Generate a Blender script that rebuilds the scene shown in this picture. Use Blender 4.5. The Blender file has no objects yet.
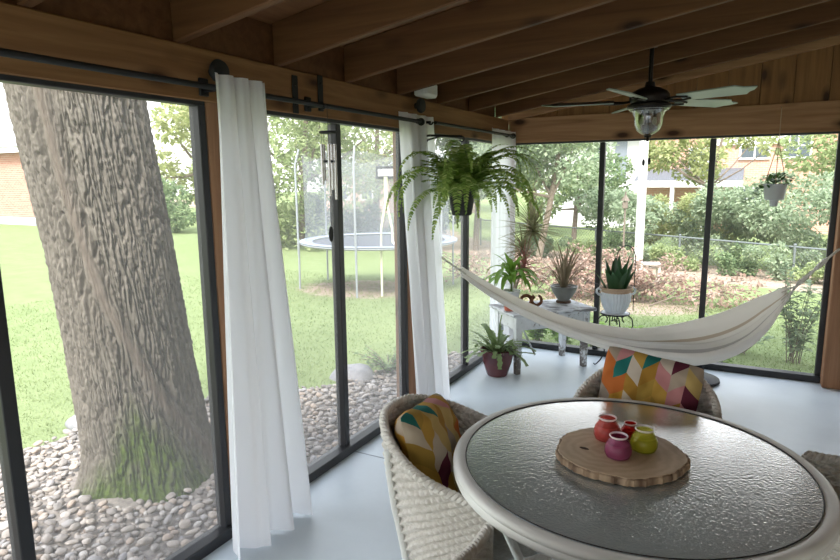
import bpy, math, random
import numpy as np
from mathutils import Vector, Matrix, noise, Euler
random.seed(7); np.random.seed(7)
PI = math.pi
S = bpy.context.scene
COL = S.collection
rnd = random.uniform

# ------------------------------------------------------------------ materials
def newmat(name):
    m = bpy.data.materials.new(name); m.use_nodes = True
    nt = m.node_tree; nt.nodes.clear()
    out = nt.nodes.new('ShaderNodeOutputMaterial')
    return m, nt, out
def N(nt, typ, **kw):
    n = nt.nodes.new(typ)
    for k, v in kw.items():
        if k.startswith('_'): setattr(n, k[1:], v)
        else: n.inputs[k.replace('__', ' ')].default_value = v
    return n
def rgba(c): return (c[0], c[1], c[2], 1)
def ramp(nt, fac, stops, interp='LINEAR'):
    r = nt.nodes.new('ShaderNodeValToRGB'); r.color_ramp.interpolation = interp
    el = r.color_ramp.elements
    while len(el) < len(stops): el.new(0.5)
    for e, (p, c) in zip(el, stops): e.position = p; e.color = rgba(c)
    nt.links.new(fac, r.inputs[0]); return r
def bump(nt, h, strength=.3, dist=.01):
    b = N(nt, 'ShaderNodeBump', Strength=strength, Distance=dist)
    nt.links.new(h, b.inputs['Height']); return b
def mat(name, c1, c2=None, rough=.6, metal=0., scale=8., stretch=(1, 1, 1), bumps=0., spec=.5, detail=4., bd=.01, ramp_pos=(.35, .65)):
    m, nt, out = newmat(name)
    p = N(nt, 'ShaderNodeBsdfPrincipled', Roughness=rough, Metallic=metal)
    p.inputs['Specular IOR Level'].default_value = spec
    p.inputs['Base Color'].default_value = rgba(c1)
    if c2 is not None or bumps:
        tc = N(nt, 'ShaderNodeTexCoord'); mp = N(nt, 'ShaderNodeMapping', Scale=stretch)
        nt.links.new(tc.outputs['Object'], mp.inputs[0])
        nz = N(nt, 'ShaderNodeTexNoise', Scale=scale, Detail=detail)
        nt.links.new(mp.outputs[0], nz.inputs['Vector'])
        if c2 is not None:
            r = ramp(nt, nz.outputs['Fac'], [(ramp_pos[0], c1), (ramp_pos[1], c2)])
            nt.links.new(r.outputs[0], p.inputs['Base Color'])
        if bumps:
            b = bump(nt, nz.outputs['Fac'], bumps, bd); nt.links.new(b.outputs[0], p.inputs['Normal'])
    nt.links.new(p.outputs[0], out.inputs[0]); return m
def wood(name, c1, c2, knot, axis, rough=.65, boards=None):
    """grain along the axis (0 x, 1 y, 2 z), with sparse dark knots"""
    m, nt, out = newmat(name)
    p = N(nt, 'ShaderNodeBsdfPrincipled', Roughness=rough)
    p.inputs['Specular IOR Level'].default_value = .3
    st = [14., 14., 14.]; st[axis] = .8
    tc = N(nt, 'ShaderNodeTexCoord'); mp = N(nt, 'ShaderNodeMapping', Scale=st)
    oi = N(nt, 'ShaderNodeObjectInfo'); ad = N(nt, 'ShaderNodeVectorMath', _operation='MULTIPLY_ADD')
    ad.inputs[1].default_value = (1, 1, 1)
    mul = N(nt, 'ShaderNodeVectorMath', _operation='SCALE'); mul.inputs['Scale'].default_value = 7.
    cb = N(nt, 'ShaderNodeCombineXYZ')
    for k in range(3): nt.links.new(oi.outputs['Random'], cb.inputs[k])
    nt.links.new(cb.outputs[0], mul.inputs[0])
    nt.links.new(tc.outputs['Object'], ad.inputs[0]); nt.links.new(mul.outputs[0], ad.inputs[2])
    nt.links.new(ad.outputs[0], mp.inputs[0])
    nz = N(nt, 'ShaderNodeTexNoise', Scale=1.6, Detail=6, Roughness=.6, Distortion=.6); nt.links.new(mp.outputs[0], nz.inputs['Vector'])
    r = ramp(nt, nz.outputs['Fac'], [(.3, c1), (.7, c2)])
    ks = [5.5, 5.5, 5.5]; ks[axis] = 2.4; ks[{0: 1, 1: 0, 2: 1}[axis]] = .25
    mk = N(nt, 'ShaderNodeMapping', Scale=ks); nt.links.new(ad.outputs[0], mk.inputs[0])
    vo = N(nt, 'ShaderNodeTexVoronoi', Scale=1.0); nt.links.new(mk.outputs[0], vo.inputs['Vector'])
    kr = ramp(nt, vo.outputs['Distance'], [(.09, (1, 1, 1)), (.15, (.5, .5, .5)), (.27, (0, 0, 0))])
    mx = N(nt, 'ShaderNodeMix', _data_type='RGBA'); mx.inputs['B'].default_value = rgba(knot)
    nt.links.new(kr.outputs[0], mx.inputs['Factor']); nt.links.new(r.outputs[0], mx.inputs['A'])
    col = mx.outputs['Result']
    nt.links.new(col, p.inputs['Base Color'])
    b = bump(nt, nz.outputs['Fac'], .25, .004); nt.links.new(b.outputs[0], p.inputs['Normal'])
    nt.links.new(p.outputs[0], out.inputs[0]); return m
def leafmat(name, stops, trans=.4, rough=.5, gloss=0.):
    m, nt, out = newmat(name)
    g = N(nt, 'ShaderNodeNewGeometry')
    r = ramp(nt, g.outputs['Random Per Island'], stops)
    if gloss:
        d = N(nt, 'ShaderNodeBsdfPrincipled', Roughness=rough); d.inputs['Specular IOR Level'].default_value = gloss
        nt.links.new(r.outputs[0], d.inputs['Base Color'])
    else:
        d = N(nt, 'ShaderNodeBsdfDiffuse'); nt.links.new(r.outputs[0], d.inputs[0])
    t = N(nt, 'ShaderNodeBsdfTranslucent'); nt.links.new(r.outputs[0], t.inputs[0])
    mx = N(nt, 'ShaderNodeMixShader', Fac=trans)
    nt.links.new(d.outputs[0], mx.inputs[1]); nt.links.new(t.outputs[0], mx.inputs[2]); nt.links.new(mx.outputs[0], out.inputs[0])
    return m
def cloth(name, c1, trans=.3, wscale=350., c2=None, nscale=3.):
    m, nt, out = newmat(name)
    d = N(nt, 'ShaderNodeBsdfDiffuse', Color=rgba(c1)); t = N(nt, 'ShaderNodeBsdfTranslucent', Color=rgba(c1))
    tc = N(nt, 'ShaderNodeTexCoord')
    nz = N(nt, 'ShaderNodeTexNoise', Scale=wscale, Detail=2); nt.links.new(tc.outputs['Object'], nz.inputs['Vector'])
    b = bump(nt, nz.outputs['Fac'], .15, .002)
    nt.links.new(b.outputs[0], d.inputs['Normal'])
    mx = N(nt, 'ShaderNodeMixShader', Fac=trans)
    nt.links.new(d.outputs[0], mx.inputs[1]); nt.links.new(t.outputs[0], mx.inputs[2]); nt.links.new(mx.outputs[0], out.inputs[0])
    return m

M = {}
M['joist'] = [wood('joist timber', (.095, .040, .016), (.165, .075, .031), (.04, .016, .008), 0)]
M['joist'] = M['joist'][0]
M['beamY'] = wood('beam timber along the window', (.185, .088, .034), (.31, .165, .072), (.05, .02, .009), 1)
M['beamX'] = wood('beam timber across the back', (.25, .125, .058), (.42, .235, .12), (.055, .022, .01), 0)
M['plank'] = wood('upright cedar planks', (.18, .084, .03), (.30, .15, .055), (.05, .02, .009), 2)
M['post'] = wood('post timber', (.24, .12, .065), (.40, .22, .12), (.08, .04, .02), 2)
M['deck'] = wood('roof boards', (.18, .08, .034), (.25, .125, .055), (.06, .02, .01), 1)
M['black'] = mat('black window frame metal', (.018, .019, .022), rough=.45)
M['frameout'] = mat('frame grey', (.05, .055, .06), rough=.5)
M['iron'] = mat('black iron', (.012, .012, .013), rough=.5, metal=.3)
M['ironmatte'] = mat('matte black plastic', (.012, .012, .014), rough=.65)
M['steel'] = mat('polished steel tube', (.6, .6, .6), rough=.25, metal=1.)
M['galv'] = mat('weathered galvanised pipe', (.17, .19, .19), rough=.6, metal=.2)
M['curtain'] = cloth('white curtain cloth', (.92, .94, .97), .56)
M['hammock'] = cloth('off white hammock cotton', (.90, .88, .84), .38)
M['cord'] = mat('cotton cord', (.72, .70, .64), (.6, .58, .52), scale=60, rough=.9)
M['jute'] = mat('jute cord', (.42, .32, .2), rough=.9)
M['white_paint'] = mat('chipped white paint', (.78, .80, .82), rough=.6)
M['soil'] = mat('potting soil', (.035, .025, .018), (.09, .07, .05), scale=60, bumps=.8, rough=.95)
M['terracotta'] = mat('red clay', (.45, .10, .07), (.52, .14, .09), scale=12, rough=.7)

# floor paint
def floor_mat():
    m, nt, out = newmat('pale blue painted concrete')
    p = N(nt, 'ShaderNodeBsdfPrincipled', Roughness=.36); p.inputs['Specular IOR Level'].default_value = .4
    tc = N(nt, 'ShaderNodeTexCoord')
    nz = N(nt, 'ShaderNodeTexNoise', Scale=2.2, Detail=8, Roughness=.65); nt.links.new(tc.outputs['Object'], nz.inputs['Vector'])
    r = ramp(nt, nz.outputs['Fac'], [(.3, (.53, .60, .65)), (.7, (.62, .69, .735))])
    n2 = N(nt, 'ShaderNodeTexNoise', Scale=26, Detail=6, Roughness=.7); nt.links.new(tc.outputs['Object'], n2.inputs['Vector'])
    r2 = ramp(nt, n2.outputs['Fac'], [(.66, (0, 0, 0)), (.74, (1, 1, 1))])
    mx = N(nt, 'ShaderNodeMix', _data_type='RGBA'); mx.inputs['B'].default_value = (.45, .52, .57, 1)
    ml = N(nt, 'ShaderNodeMath', _operation='MULTIPLY'); ml.inputs[1].default_value = .35
    nt.links.new(r2.outputs[0], ml.inputs[0]); nt.links.new(ml.outputs[0], mx.inputs['Factor']); nt.links.new(r.outputs[0], mx.inputs['A'])
    nt.links.new(mx.outputs['Result'], p.inputs['Base Color'])
    b = bump(nt, n2.outputs['Fac'], .12, .004); nt.links.new(b.outputs[0], p.inputs['Normal'])
    rr = ramp(nt, nz.outputs['Fac'], [(.3, (.28,) * 3), (.7, (.48,) * 3)]); nt.links.new(rr.outputs[0], p.inputs['Roughness'])
    nt.links.new(p.outputs[0], out.inputs[0]); return m
M['floor'] = floor_mat()
M['seam'] = mat('floor seam', (.25, .29, .32), rough=.8)

def screen_mat():
    m, nt, out = newmat('fine insect screen')
    tr = N(nt, 'ShaderNodeBsdfTransparent')
    d = N(nt, 'ShaderNodeBsdfDiffuse', Color=(.6, .6, .6, 1)); t = N(nt, 'ShaderNodeBsdfTranslucent', Color=(.74, .75, .75, 1))
    a = N(nt, 'ShaderNodeMixShader', Fac=.6); nt.links.new(d.outputs[0], a.inputs[1]); nt.links.new(t.outputs[0], a.inputs[2])
    lw = N(nt, 'ShaderNodeLayerWeight', Blend=.5)
    mr = N(nt, 'ShaderNodeMapRange'); mr.inputs['From Min'].default_value = 0; mr.inputs['From Max'].default_value = 1
    mr.inputs['To Min'].default_value = .045; mr.inputs['To Max'].default_value = .46
    nt.links.new(lw.outputs['Facing'], mr.inputs['Value'])
    mx = N(nt, 'ShaderNodeMixShader'); nt.links.new(mr.outputs[0], mx.inputs[0])
    nt.links.new(tr.outputs[0], mx.inputs[1]); nt.links.new(a.outputs[0], mx.inputs[2]); nt.links.new(mx.outputs[0], out.inputs[0])
    return m
M['screen'] = screen_mat()

def weathered_mat():
    m, nt, out = newmat('weathered white paint over grey wood')
    p = N(nt, 'ShaderNodeBsdfPrincipled', Roughness=.7)
    tc = N(nt, 'ShaderNodeTexCoord')
    nz = N(nt, 'ShaderNodeTexNoise', Scale=16, Detail=9, Roughness=.75); nt.links.new(tc.outputs['Object'], nz.inputs['Vector'])
    n2 = N(nt, 'ShaderNodeTexNoise', Scale=3.5, Detail=3); nt.links.new(tc.outputs['Object'], n2.inputs['Vector'])
    ad = N(nt, 'ShaderNodeMath', _operation='MULTIPLY_ADD'); ad.inputs[1].default_value = .5
    nt.links.new(n2.outputs['Fac'], ad.inputs[0]); nt.links.new(nz.outputs['Fac'], ad.inputs[2])
    sep = N(nt, 'ShaderNodeSeparateXYZ'); nt.links.new(tc.outputs['Object'], sep.inputs[0])
    # paint is worn off most near the feet
    wz = N(nt, 'ShaderNodeMapRange'); wz.inputs['From Min'].default_value = 0; wz.inputs['From Max'].default_value = .4
    wz.inputs['To Min'].default_value = -.16; wz.inputs['To Max'].default_value = .05
    nt.links.new(sep.outputs['Z'], wz.inputs['Value'])
    a2 = N(nt, 'ShaderNodeMath', _operation='ADD'); nt.links.new(ad.outputs[0], a2.inputs[0]); nt.links.new(wz.outputs[0], a2.inputs[1])
    r = ramp(nt, a2.outputs[0], [(.60, (.17, .15, .14)), (.66, (.36, .35, .34)), (.69, (.72, .75, .78)), (.9, (.80, .83, .86))])
    nt.links.new(r.outputs[0], p.inputs['Base Color'])
    b = bump(nt, a2.outputs[0], .4, .005); nt.links.new(b.outputs[0], p.inputs['Normal'])
    nt.links.new(p.outputs[0], out.inputs[0]); return m
M['weathered'] = weathered_mat()
M['worn'] = mat('worn grey and white board', (.24, .24, .25), (.66, .69, .73), scale=9, stretch=(1, 1, 3), rough=.6, detail=9, ramp_pos=(.40, .52), bumps=.2)

def bark_mat():
    m, nt, out = newmat('furrowed bark with moss')
    p = N(nt, 'ShaderNodeBsdfPrincipled', Roughness=.9); p.inputs['Specular IOR Level'].default_value = .2
    tc = N(nt, 'ShaderNodeTexCoord')
    at = N(nt, 'ShaderNodeAttribute', _attribute_name='bark')
    sp = N(nt, 'ShaderNodeSeparateColor'); nt.links.new(at.outputs['Color'], sp.inputs[0])
    mp = N(nt, 'ShaderNodeMapping', Scale=(30, 30, 8)); nt.links.new(tc.outputs['Object'], mp.inputs[0])
    nz = N(nt, 'ShaderNodeTexNoise', Scale=1.6, Detail=8, Roughness=.7); nt.links.new(mp.outputs[0], nz.inputs['Vector'])
    base = ramp(nt, nz.outputs['Fac'], [(.3, (.10, .086, .068)), (.7, (.225, .20, .165))])
    seam = ramp(nt, nz.outputs['Fac'], [(.3, (.085, .066, .052)), (.7, (.18, .145, .115))])
    m1 = N(nt, 'ShaderNodeMix', _data_type='RGBA'); nt.links.new(sp.outputs[0], m1.inputs['Factor'])
    nt.links.new(base.outputs[0], m1.inputs['A']); nt.links.new(seam.outputs[0], m1.inputs['B'])
    n2 = N(nt, 'ShaderNodeTexNoise', Scale=40, Detail=6); nt.links.new(tc.outputs['Object'], n2.inputs['Vector'])
    moss = ramp(nt, n2.outputs['Fac'], [(.3, (.035, .055, .008)), (.7, (.10, .15, .022))])
    m2 = N(nt, 'ShaderNodeMix', _data_type='RGBA'); nt.links.new(sp.outputs[1], m2.inputs['Factor'])
    nt.links.new(m1.outputs['Result'], m2.inputs['A']); nt.links.new(moss.outputs[0], m2.inputs['B'])
    nt.links.new(m2.outputs['Result'], p.inputs['Base Color'])
    b = bump(nt, nz.outputs['Fac'], .7, .012); nt.links.new(b.outputs[0], p.inputs['Normal'])
    nt.links.new(p.outputs[0], out.inputs[0]); return m
M['bark'] = bark_mat()
M['twig'] = mat('grey brown branch bark', (.16, .12, .09), (.25, .2, .16), scale=20, rough=.9)

def stone_mat():
    m, nt, out = newmat('river stone')
    p = N(nt, 'ShaderNodeBsdfPrincipled', Roughness=.75)
    g = N(nt, 'ShaderNodeNewGeometry'); oi = N(nt, 'ShaderNodeObjectInfo')
    ad = N(nt, 'ShaderNodeMath', _operation='ADD'); nt.links.new(g.outputs['Random Per Island'], ad.inputs[0]); nt.links.new(oi.outputs['Random'], ad.inputs[1])
    fr = N(nt, 'ShaderNodeMath', _operation='FRACT'); nt.links.new(ad.outputs[0], fr.inputs[0])
    r = ramp(nt, fr.outputs[0], [(0, (.20, .18, .165)), (.2, (.35, .31, .275)), (.4, (.27, .24, .215)), (.6, (.46, .40, .34)), (.75, (.38, .295, .23)), (.88, (.52, .48, .44)), (1, (.29, .275, .275))])
    tc = N(nt, 'ShaderNodeTexCoord'); nz = N(nt, 'ShaderNodeTexNoise', Scale=40, Detail=4); nt.links.new(tc.outputs['Object'], nz.inputs['Vector'])
    mx = N(nt, 'ShaderNodeMix', _data_type='RGBA', _blend_type='MULTIPLY'); mx.inputs['Factor'].default_value = .5
    r2 = ramp(nt, nz.outputs['Fac'], [(.3, (.7, .68, .66)), (.7, (1, 1, 1))])
    nt.links.new(r.outputs[0], mx.inputs['A']); nt.links.new(r2.outputs[0], mx.inputs['B'])
    nt.links.new(mx.outputs['Result'], p.inputs['Base Color']); nt.links.new(p.outputs[0], out.inputs[0]); return m
M['stone'] = stone_mat()

def lawn_mat():
    m, nt, out = newmat('mown lawn')
    p = N(nt, 'ShaderNodeBsdfDiffuse')
    tc = N(nt, 'ShaderNodeTexCoord')
    nz = N(nt, 'ShaderNodeTexNoise', Scale=3., Detail=10, Roughness=.75); nt.links.new(tc.outputs['Object'], nz.inputs['Vector'])
    r = ramp(nt, nz.outputs['Fac'], [(.3, (.185, .235, .10)), (.7, (.26, .31, .145))])
    # bare earth under the shrubs beside the back fence and under the trampoline
    at = N(nt, 'ShaderNodeAttribute', _attribute_name='earth')
    n2 = N(nt, 'ShaderNodeTexNoise', Scale=5., Detail=6, Roughness=.7); nt.links.new(tc.outputs['Object'], n2.inputs['Vector'])
    a = N(nt, 'ShaderNodeMath', _operation='MULTIPLY_ADD'); a.inputs[1].default_value = .8
    nt.links.new(n2.outputs['Fac'], a.inputs[0])
    sb = N(nt, 'ShaderNodeMath', _operation='SUBTRACT'); sb.inputs[1].default_value = .4
    nt.links.new(at.outputs['Fac'], sb.inputs[0]); nt.links.new(sb.outputs[0], a.inputs[2])
    rr = ramp(nt, a.outputs[0], [(.4, (0, 0, 0)), (.6, (1, 1, 1))])
    er = ramp(nt, n2.outputs['Fac'], [(.3, (.30, .23, .17)), (.7, (.46, .37, .29))])
    mx = N(nt, 'ShaderNodeMix', _data_type='RGBA'); nt.links.new(rr.outputs[0], mx.inputs['Factor'])
    nt.links.new(r.outputs[0], mx.inputs['A']); nt.links.new(er.outputs[0], mx.inputs['B'])
    nt.links.new(mx.outputs['Result'], p.inputs[0])
    n3 = N(nt, 'ShaderNodeTexNoise', Scale=60, Detail=6); nt.links.new(tc.outputs['Object'], n3.inputs['Vector'])
    b = bump(nt, n3.outputs['Fac'], .8, .03); nt.links.new(b.outputs[0], p.inputs['Normal'])
    nt.links.new(p.outputs[0], out.inputs[0]); return m
M['lawn'] = lawn_mat()
M['grass'] = leafmat('grass blade', [(0, (.175, .235, .085)), (.5, (.23, .295, .115)), (1, (.29, .35, .15))], .4)
M['gravelbase'] = mat('dusty soil under stones', (.20, .17, .15), (.32, .28, .24), scale=30, rough=.95)

def brick_mat(name, c1, c2, mortar, sc, axis):
    m, nt, out = newmat(name)
    p = N(nt, 'ShaderNodeBsdfPrincipled', Roughness=.85)
    tc = N(nt, 'ShaderNodeTexCoord'); sx = N(nt, 'ShaderNodeSeparateXYZ'); cb = N(nt, 'ShaderNodeCombineXYZ')
    nt.links.new(tc.outputs['Object'], sx.inputs[0])
    nt.links.new(sx.outputs[axis], cb.inputs[0]); nt.links.new(sx.outputs['Z'], cb.inputs[1])
    b = N(nt, 'ShaderNodeTexBrick', Scale=sc, Color1=rgba(c1), Color2=rgba(c2), Mortar=rgba(mortar))
    b.inputs['Mortar Size'].default_value = .015; b.inputs['Brick Width'].default_value = .5; b.inputs['Row Height'].default_value = .18
    nt.links.new(cb.outputs[0], b.inputs['Vector']); nt.links.new(b.outputs['Color'], p.inputs['Base Color'])
    nt.links.new(p.outputs[0], out.inputs[0]); return m
M['brickL'] = brick_mat('red brick of the left house', (.42, .18, .12), (.50, .24, .17), (.5, .42, .38), 2.2, 'X')
M['brickB'] = brick_mat('red brick of the house behind', (.56, .27, .19), (.62, .34, .25), (.55, .45, .40), 2.2, 'X')
M['siding'] = mat('white siding', (.8, .8, .8), rough=.6)
M['greyroof'] = mat('grey shingles', (.38, .38, .40), (.48, .48, .5), scale=14, rough=.9)
M['porchroof'] = mat('dark grey porch shingles', (.10, .105, .12), (.15, .155, .17), scale=14, rough=.95)
M['pane'] = mat('dark window pane', (.10, .12, .14), rough=.08)
M['shutter'] = mat('grey shutter', (.25, .28, .33), rough=.6)

# ------------------------------------------------------------------ mesh helper
class MB:
    def __init__(s): s.v = []; s.f = []; s.uv = None
    def add(s, vs, fs):
        o = len(s.v); s.v += [tuple(x) for x in vs]; s.f += [tuple(i + o for i in f) for f in fs]; return o
    def box(s, c, d, rz=0., bev=0., mtx=None):
        x, y, z = d[0] / 2, d[1] / 2, d[2] / 2
        if bev:
            b = min(bev, x * .9, y * .9, z * .9); vs = []; idx = {}
            for sx in (-1, 1):
                for sy in (-1, 1):
                    for sz in (-1, 1):
                        for a in range(3):
                            p = [sx * (x - b), sy * (y - b), sz * (z - b)]
                            full = [sx * x, sy * y, sz * z]; p[a] = full[a]
                            idx[(sx, sy, sz, a)] = len(vs); vs.append(p)
            fs = []
            for a in range(3):
                b1, b2 = (a + 1) % 3, (a + 2) % 3
                for sg in (-1, 1):
                    q = []
                    for u, w in ((-1, -1), (1, -1), (1, 1), (-1, 1)):
                        t = [0, 0, 0]; t[a] = sg; t[b1] = u; t[b2] = w; q.append(idx[(*t, a)])
                    fs.append(q if sg > 0 else q[::-1])
            for a in range(3):
                b1, b2 = (a + 1) % 3, (a + 2) % 3
                for u in (-1, 1):
                    for w in (-1, 1):
                        q = []
                        for sg, ax in ((-1, b1), (1, b1), (1, b2), (-1, b2)):
                            t = [0, 0, 0]; t[a] = sg; t[b1] = u; t[b2] = w; q.append(idx[(*t, ax)])
                        fs.append(q if u * w < 0 else q[::-1])
            for sx in (-1, 1):
                for sy in (-1, 1):
                    for sz in (-1, 1):
                        q = [idx[(sx, sy, sz, a)] for a in range(3)]
                        fs.append(q if sx * sy * sz > 0 else q[::-1])
        else:
            vs = [(a * x, b * y, e * z) for a in (-1, 1) for b in (-1, 1) for e in (-1, 1)]
            fs = [(0, 1, 3, 2), (4, 6, 7, 5), (0, 4, 5, 1), (2, 3, 7, 6), (0, 2, 6, 4), (1, 5, 7, 3)]
        cr, sr = math.cos(rz), math.sin(rz)
        if mtx is not None: vs = [tuple(mtx @ Vector(p)) for p in vs]
        s.add([(c[0] + p[0] * cr - p[1] * sr, c[1] + p[0] * sr + p[1] * cr, c[2] + p[2]) for p in vs], fs); return s
    def tube(s, path, r, seg=8, closed=False, cap=True, flat=None):
        P = [Vector(p) for p in path]; n = len(P)
        rs = r if isinstance(r, (list, tuple)) else [r] * n
        rings = []; prev = None
        for i in range(n):
            if closed: t = (P[(i + 1) % n] - P[i - 1])
            else: t = P[min(i + 1, n - 1)] - P[max(i - 1, 0)]
            t = t.normalized() if t.length > 1e-9 else Vector((0, 0, 1))
            if prev is None:
                a = Vector((0, 0, 1)) if abs(t.z) < .9 else Vector((1, 0, 0)); u = t.cross(a).normalized()
            else:
                u = (prev - t * prev.dot(t)); u = u.normalized() if u.length > 1e-6 else t.orthogonal().normalized()
            prev = u; w = t.cross(u)
            rings.append([P[i] + (u * math.cos(2 * PI * k / seg) + w * math.sin(2 * PI * k / seg) * (flat or 1.)) * rs[i] for k in range(seg)])
        vs = [p for rg in rings for p in rg]; fs = []
        m = n if closed else n - 1
        for i in range(m):
            j = (i + 1) % n
            for k in range(seg):
                k2 = (k + 1) % seg; fs.append((i * seg + k, i * seg + k2, j * seg + k2, j * seg + k))
        if cap and not closed:
            fs.append(tuple(range(seg))[::-1]); fs.append(tuple((n - 1) * seg + k for k in range(seg)))
        s.add(vs, fs); return s
    def lathe(s, c, prof, seg=32, ribs=0, ramp_=0., wob=None, sx=1., sy=1., cap=True):
        vs = []; fs = []; n = len(prof)
        for i, (r, z) in enumerate(prof):
            for k in range(seg):
                a = 2 * PI * k / seg
                rr = r * (1 + (ramp_ * math.cos(ribs * a) if ribs else 0))
                if wob: rr *= wob(a)
                vs.append((c[0] + rr * math.cos(a) * sx, c[1] + rr * math.sin(a) * sy, c[2] + z))
        for i in range(n - 1):
            for k in range(seg):
                k2 = (k + 1) % seg; fs.append((i * seg + k, i * seg + k2, (i + 1) * seg + k2, (i + 1) * seg + k))
        if cap and prof[0][0] > 1e-5: fs.append(tuple(range(seg))[::-1])
        if cap and prof[-1][0] > 1e-5: fs.append(tuple((n - 1) * seg + k for k in range(seg)))
        s.add(vs, fs); return s
    def grid(s, fn, nu, nv, closed_u=False):
        vs = [fn(i / (nu if closed_u else nu - 1), j / (nv - 1)) for j in range(nv) for i in range(nu)]
        fs = []
        for j in range(nv - 1):
            for i in range(nu if closed_u else nu - 1):
                i2 = (i + 1) % nu; fs.append((j * nu + i, j * nu + i2, (j + 1) * nu + i2, (j + 1) * nu + i))
        s.add(vs, fs); return s
    def blade(s, pts, widths, up=None, fold=.25):
        """a leaf: midrib points with half widths, folded along the rib"""
        P = [Vector(p) for p in pts]; n = len(P); vs = []; fs = []
        for i in range(n):
            t = (P[min(i + 1, n - 1)] - P[max(i - 1, 0)])
            t = t.normalized() if t.length > 1e-9 else Vector((0, 0, 1))
            u = up or Vector((0, 0, 1)); sd = t.cross(u)
            if sd.length < .05: sd = t.cross(Vector((.3, 1, .1)))
            sd.normalize(); nn = sd.cross(t)
            vs += [P[i] + sd * widths[i] + nn * widths[i] * fold, P[i], P[i] - sd * widths[i] + nn * widths[i] * fold]
        for i in range(n - 1):
            a = i * 3; fs += [(a, a + 1, a + 4, a + 3), (a + 1, a + 2, a + 5, a + 4)]
        s.add(vs, fs); return s
    def ico(s, c, r, sc=(1, 1, 1), rot=None, sub=1, jit=0.):
        V, F = ICO[sub]
        vs = []
        for p in V:
            q = Vector((p[0] * sc[0], p[1] * sc[1], p[2] * sc[2])) * r * (1 + rnd(-jit, jit))
            if rot is not None: q = rot @ q
            vs.append((c[0] + q.x, c[1] + q.y, c[2] + q.z))
        s.add(vs, F); return s
    def build(s, name, m, parent=None, loc=None, smooth=True, sharp=40, rot=None):
        """loc: where the object's origin stands (vertices are given in the same frame and are moved back by it)"""
        me = bpy.data.meshes.new(name)
        if loc is None and parent is not None and parent.get('_wl') is not None: off = Vector(parent['_wl'])
        else: off = Vector(loc) if loc is not None else Vector((0, 0, 0))
        me.from_pydata([(p[0] - off.x, p[1] - off.y, p[2] - off.z) for p in s.v], [], s.f)
        if smooth:
            me.polygons.foreach_set('use_smooth', [True] * len(me.polygons))
            if sharp: me.set_sharp_from_angle(angle=math.radians(sharp))
        me.materials.append(m); me.update()
        o = bpy.data.objects.new(name, me); COL.objects.link(o)
        if parent is not None:
            o.parent = parent
            if parent.get('_wl') is not None: o['_wl'] = parent['_wl']
        elif loc is not None: o.location = loc
        return o
def _ico():
    t = (1 + 5 ** .5) / 2
    V = [Vector(p).normalized() for p in [(-1, t, 0), (1, t, 0), (-1, -t, 0), (1, -t, 0), (0, -1, t), (0, 1, t), (0, -1, -t), (0, 1, -t), (t, 0, -1), (t, 0, 1), (-t, 0, -1), (-t, 0, 1)]]
    F = [(0, 11, 5), (0, 5, 1), (0, 1, 7), (0, 7, 10), (0, 10, 11), (1, 5, 9), (5, 11, 4), (11, 10, 2), (10, 7, 6), (7, 1, 8), (3, 9, 4), (3, 4, 2), (3, 2, 6), (3, 6, 8), (3, 8, 9), (4, 9, 5), (2, 4, 11), (6, 2, 10), (8, 6, 7), (9, 8, 1)]
    out = [(V, F)]
    for _ in range(3):
        V = list(V); c = {}; G = []
        def mid(a, b):
            k = (min(a, b), max(a, b))
            if k not in c: c[k] = len(V); V.append(((V[a] + V[b]) / 2).normalized())
            return c[k]
        for a, b, d in F:
            x, y, z = mid(a, b), mid(b, d), mid(d, a); G += [(a, x, z), (b, y, x), (d, z, y), (x, y, z)]
        F = G; out.append((V, F))
    return out
ICO = _ico()
def tag(o, label=None, cat=None, group=None, kind=None):
    if label: o['label'] = label
    if cat: o['category'] = cat
    if group: o['group'] = group
    if kind: o['kind'] = kind
    return o
def thing(name, loc, label=None, cat=None, group=None, rz=0., kind=None, world=True):
    """an Empty at the thing's base; with world=True its parts are given in world coordinates"""
    o = bpy.data.objects.new(name, None); COL.objects.link(o); o.location = loc; o.rotation_euler = (0, 0, rz)
    o.empty_display_size = .05
    if world: o['_wl'] = tuple(loc)
    return tag(o, label, cat, group, kind)
def copy_tree(o, parent=None):
    c = o.copy(); COL.objects.link(c)
    if parent is not None: c.parent = parent
    for ch in list(o.children): copy_tree(ch, c)
    return c
def arc(c, r, a0, a1, n, plane='xz', rz=0.):
    pts = []
    for i in range(n):
        a = a0 + (a1 - a0) * i / (n - 1); u, w = r * math.cos(a), r * math.sin(a)
        if plane == 'xz': pts.append((c[0] + u * math.cos(rz), c[1] + u * math.sin(rz), c[2] + w))
        else: pts.append((c[0] + u, c[1] + w, c[2]))
    return pts
def sstep(a, b, x):
    t = max(0, min(1, (x - a) / (b - a))); return t * t * (3 - 2 * t)
def gz(x, y):
    return -.12 - .055 * max(0, min(12, y - 2)) * sstep(-14, -5, x)
def fib(n, jitter=0.):
    for i in range(n):
        z = 1 - 2 * (i + .5) / n; a = i * 2.399963
        yield Vector((math.sqrt(1 - z * z) * math.cos(a), math.sqrt(1 - z * z) * math.sin(a), z))

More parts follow.
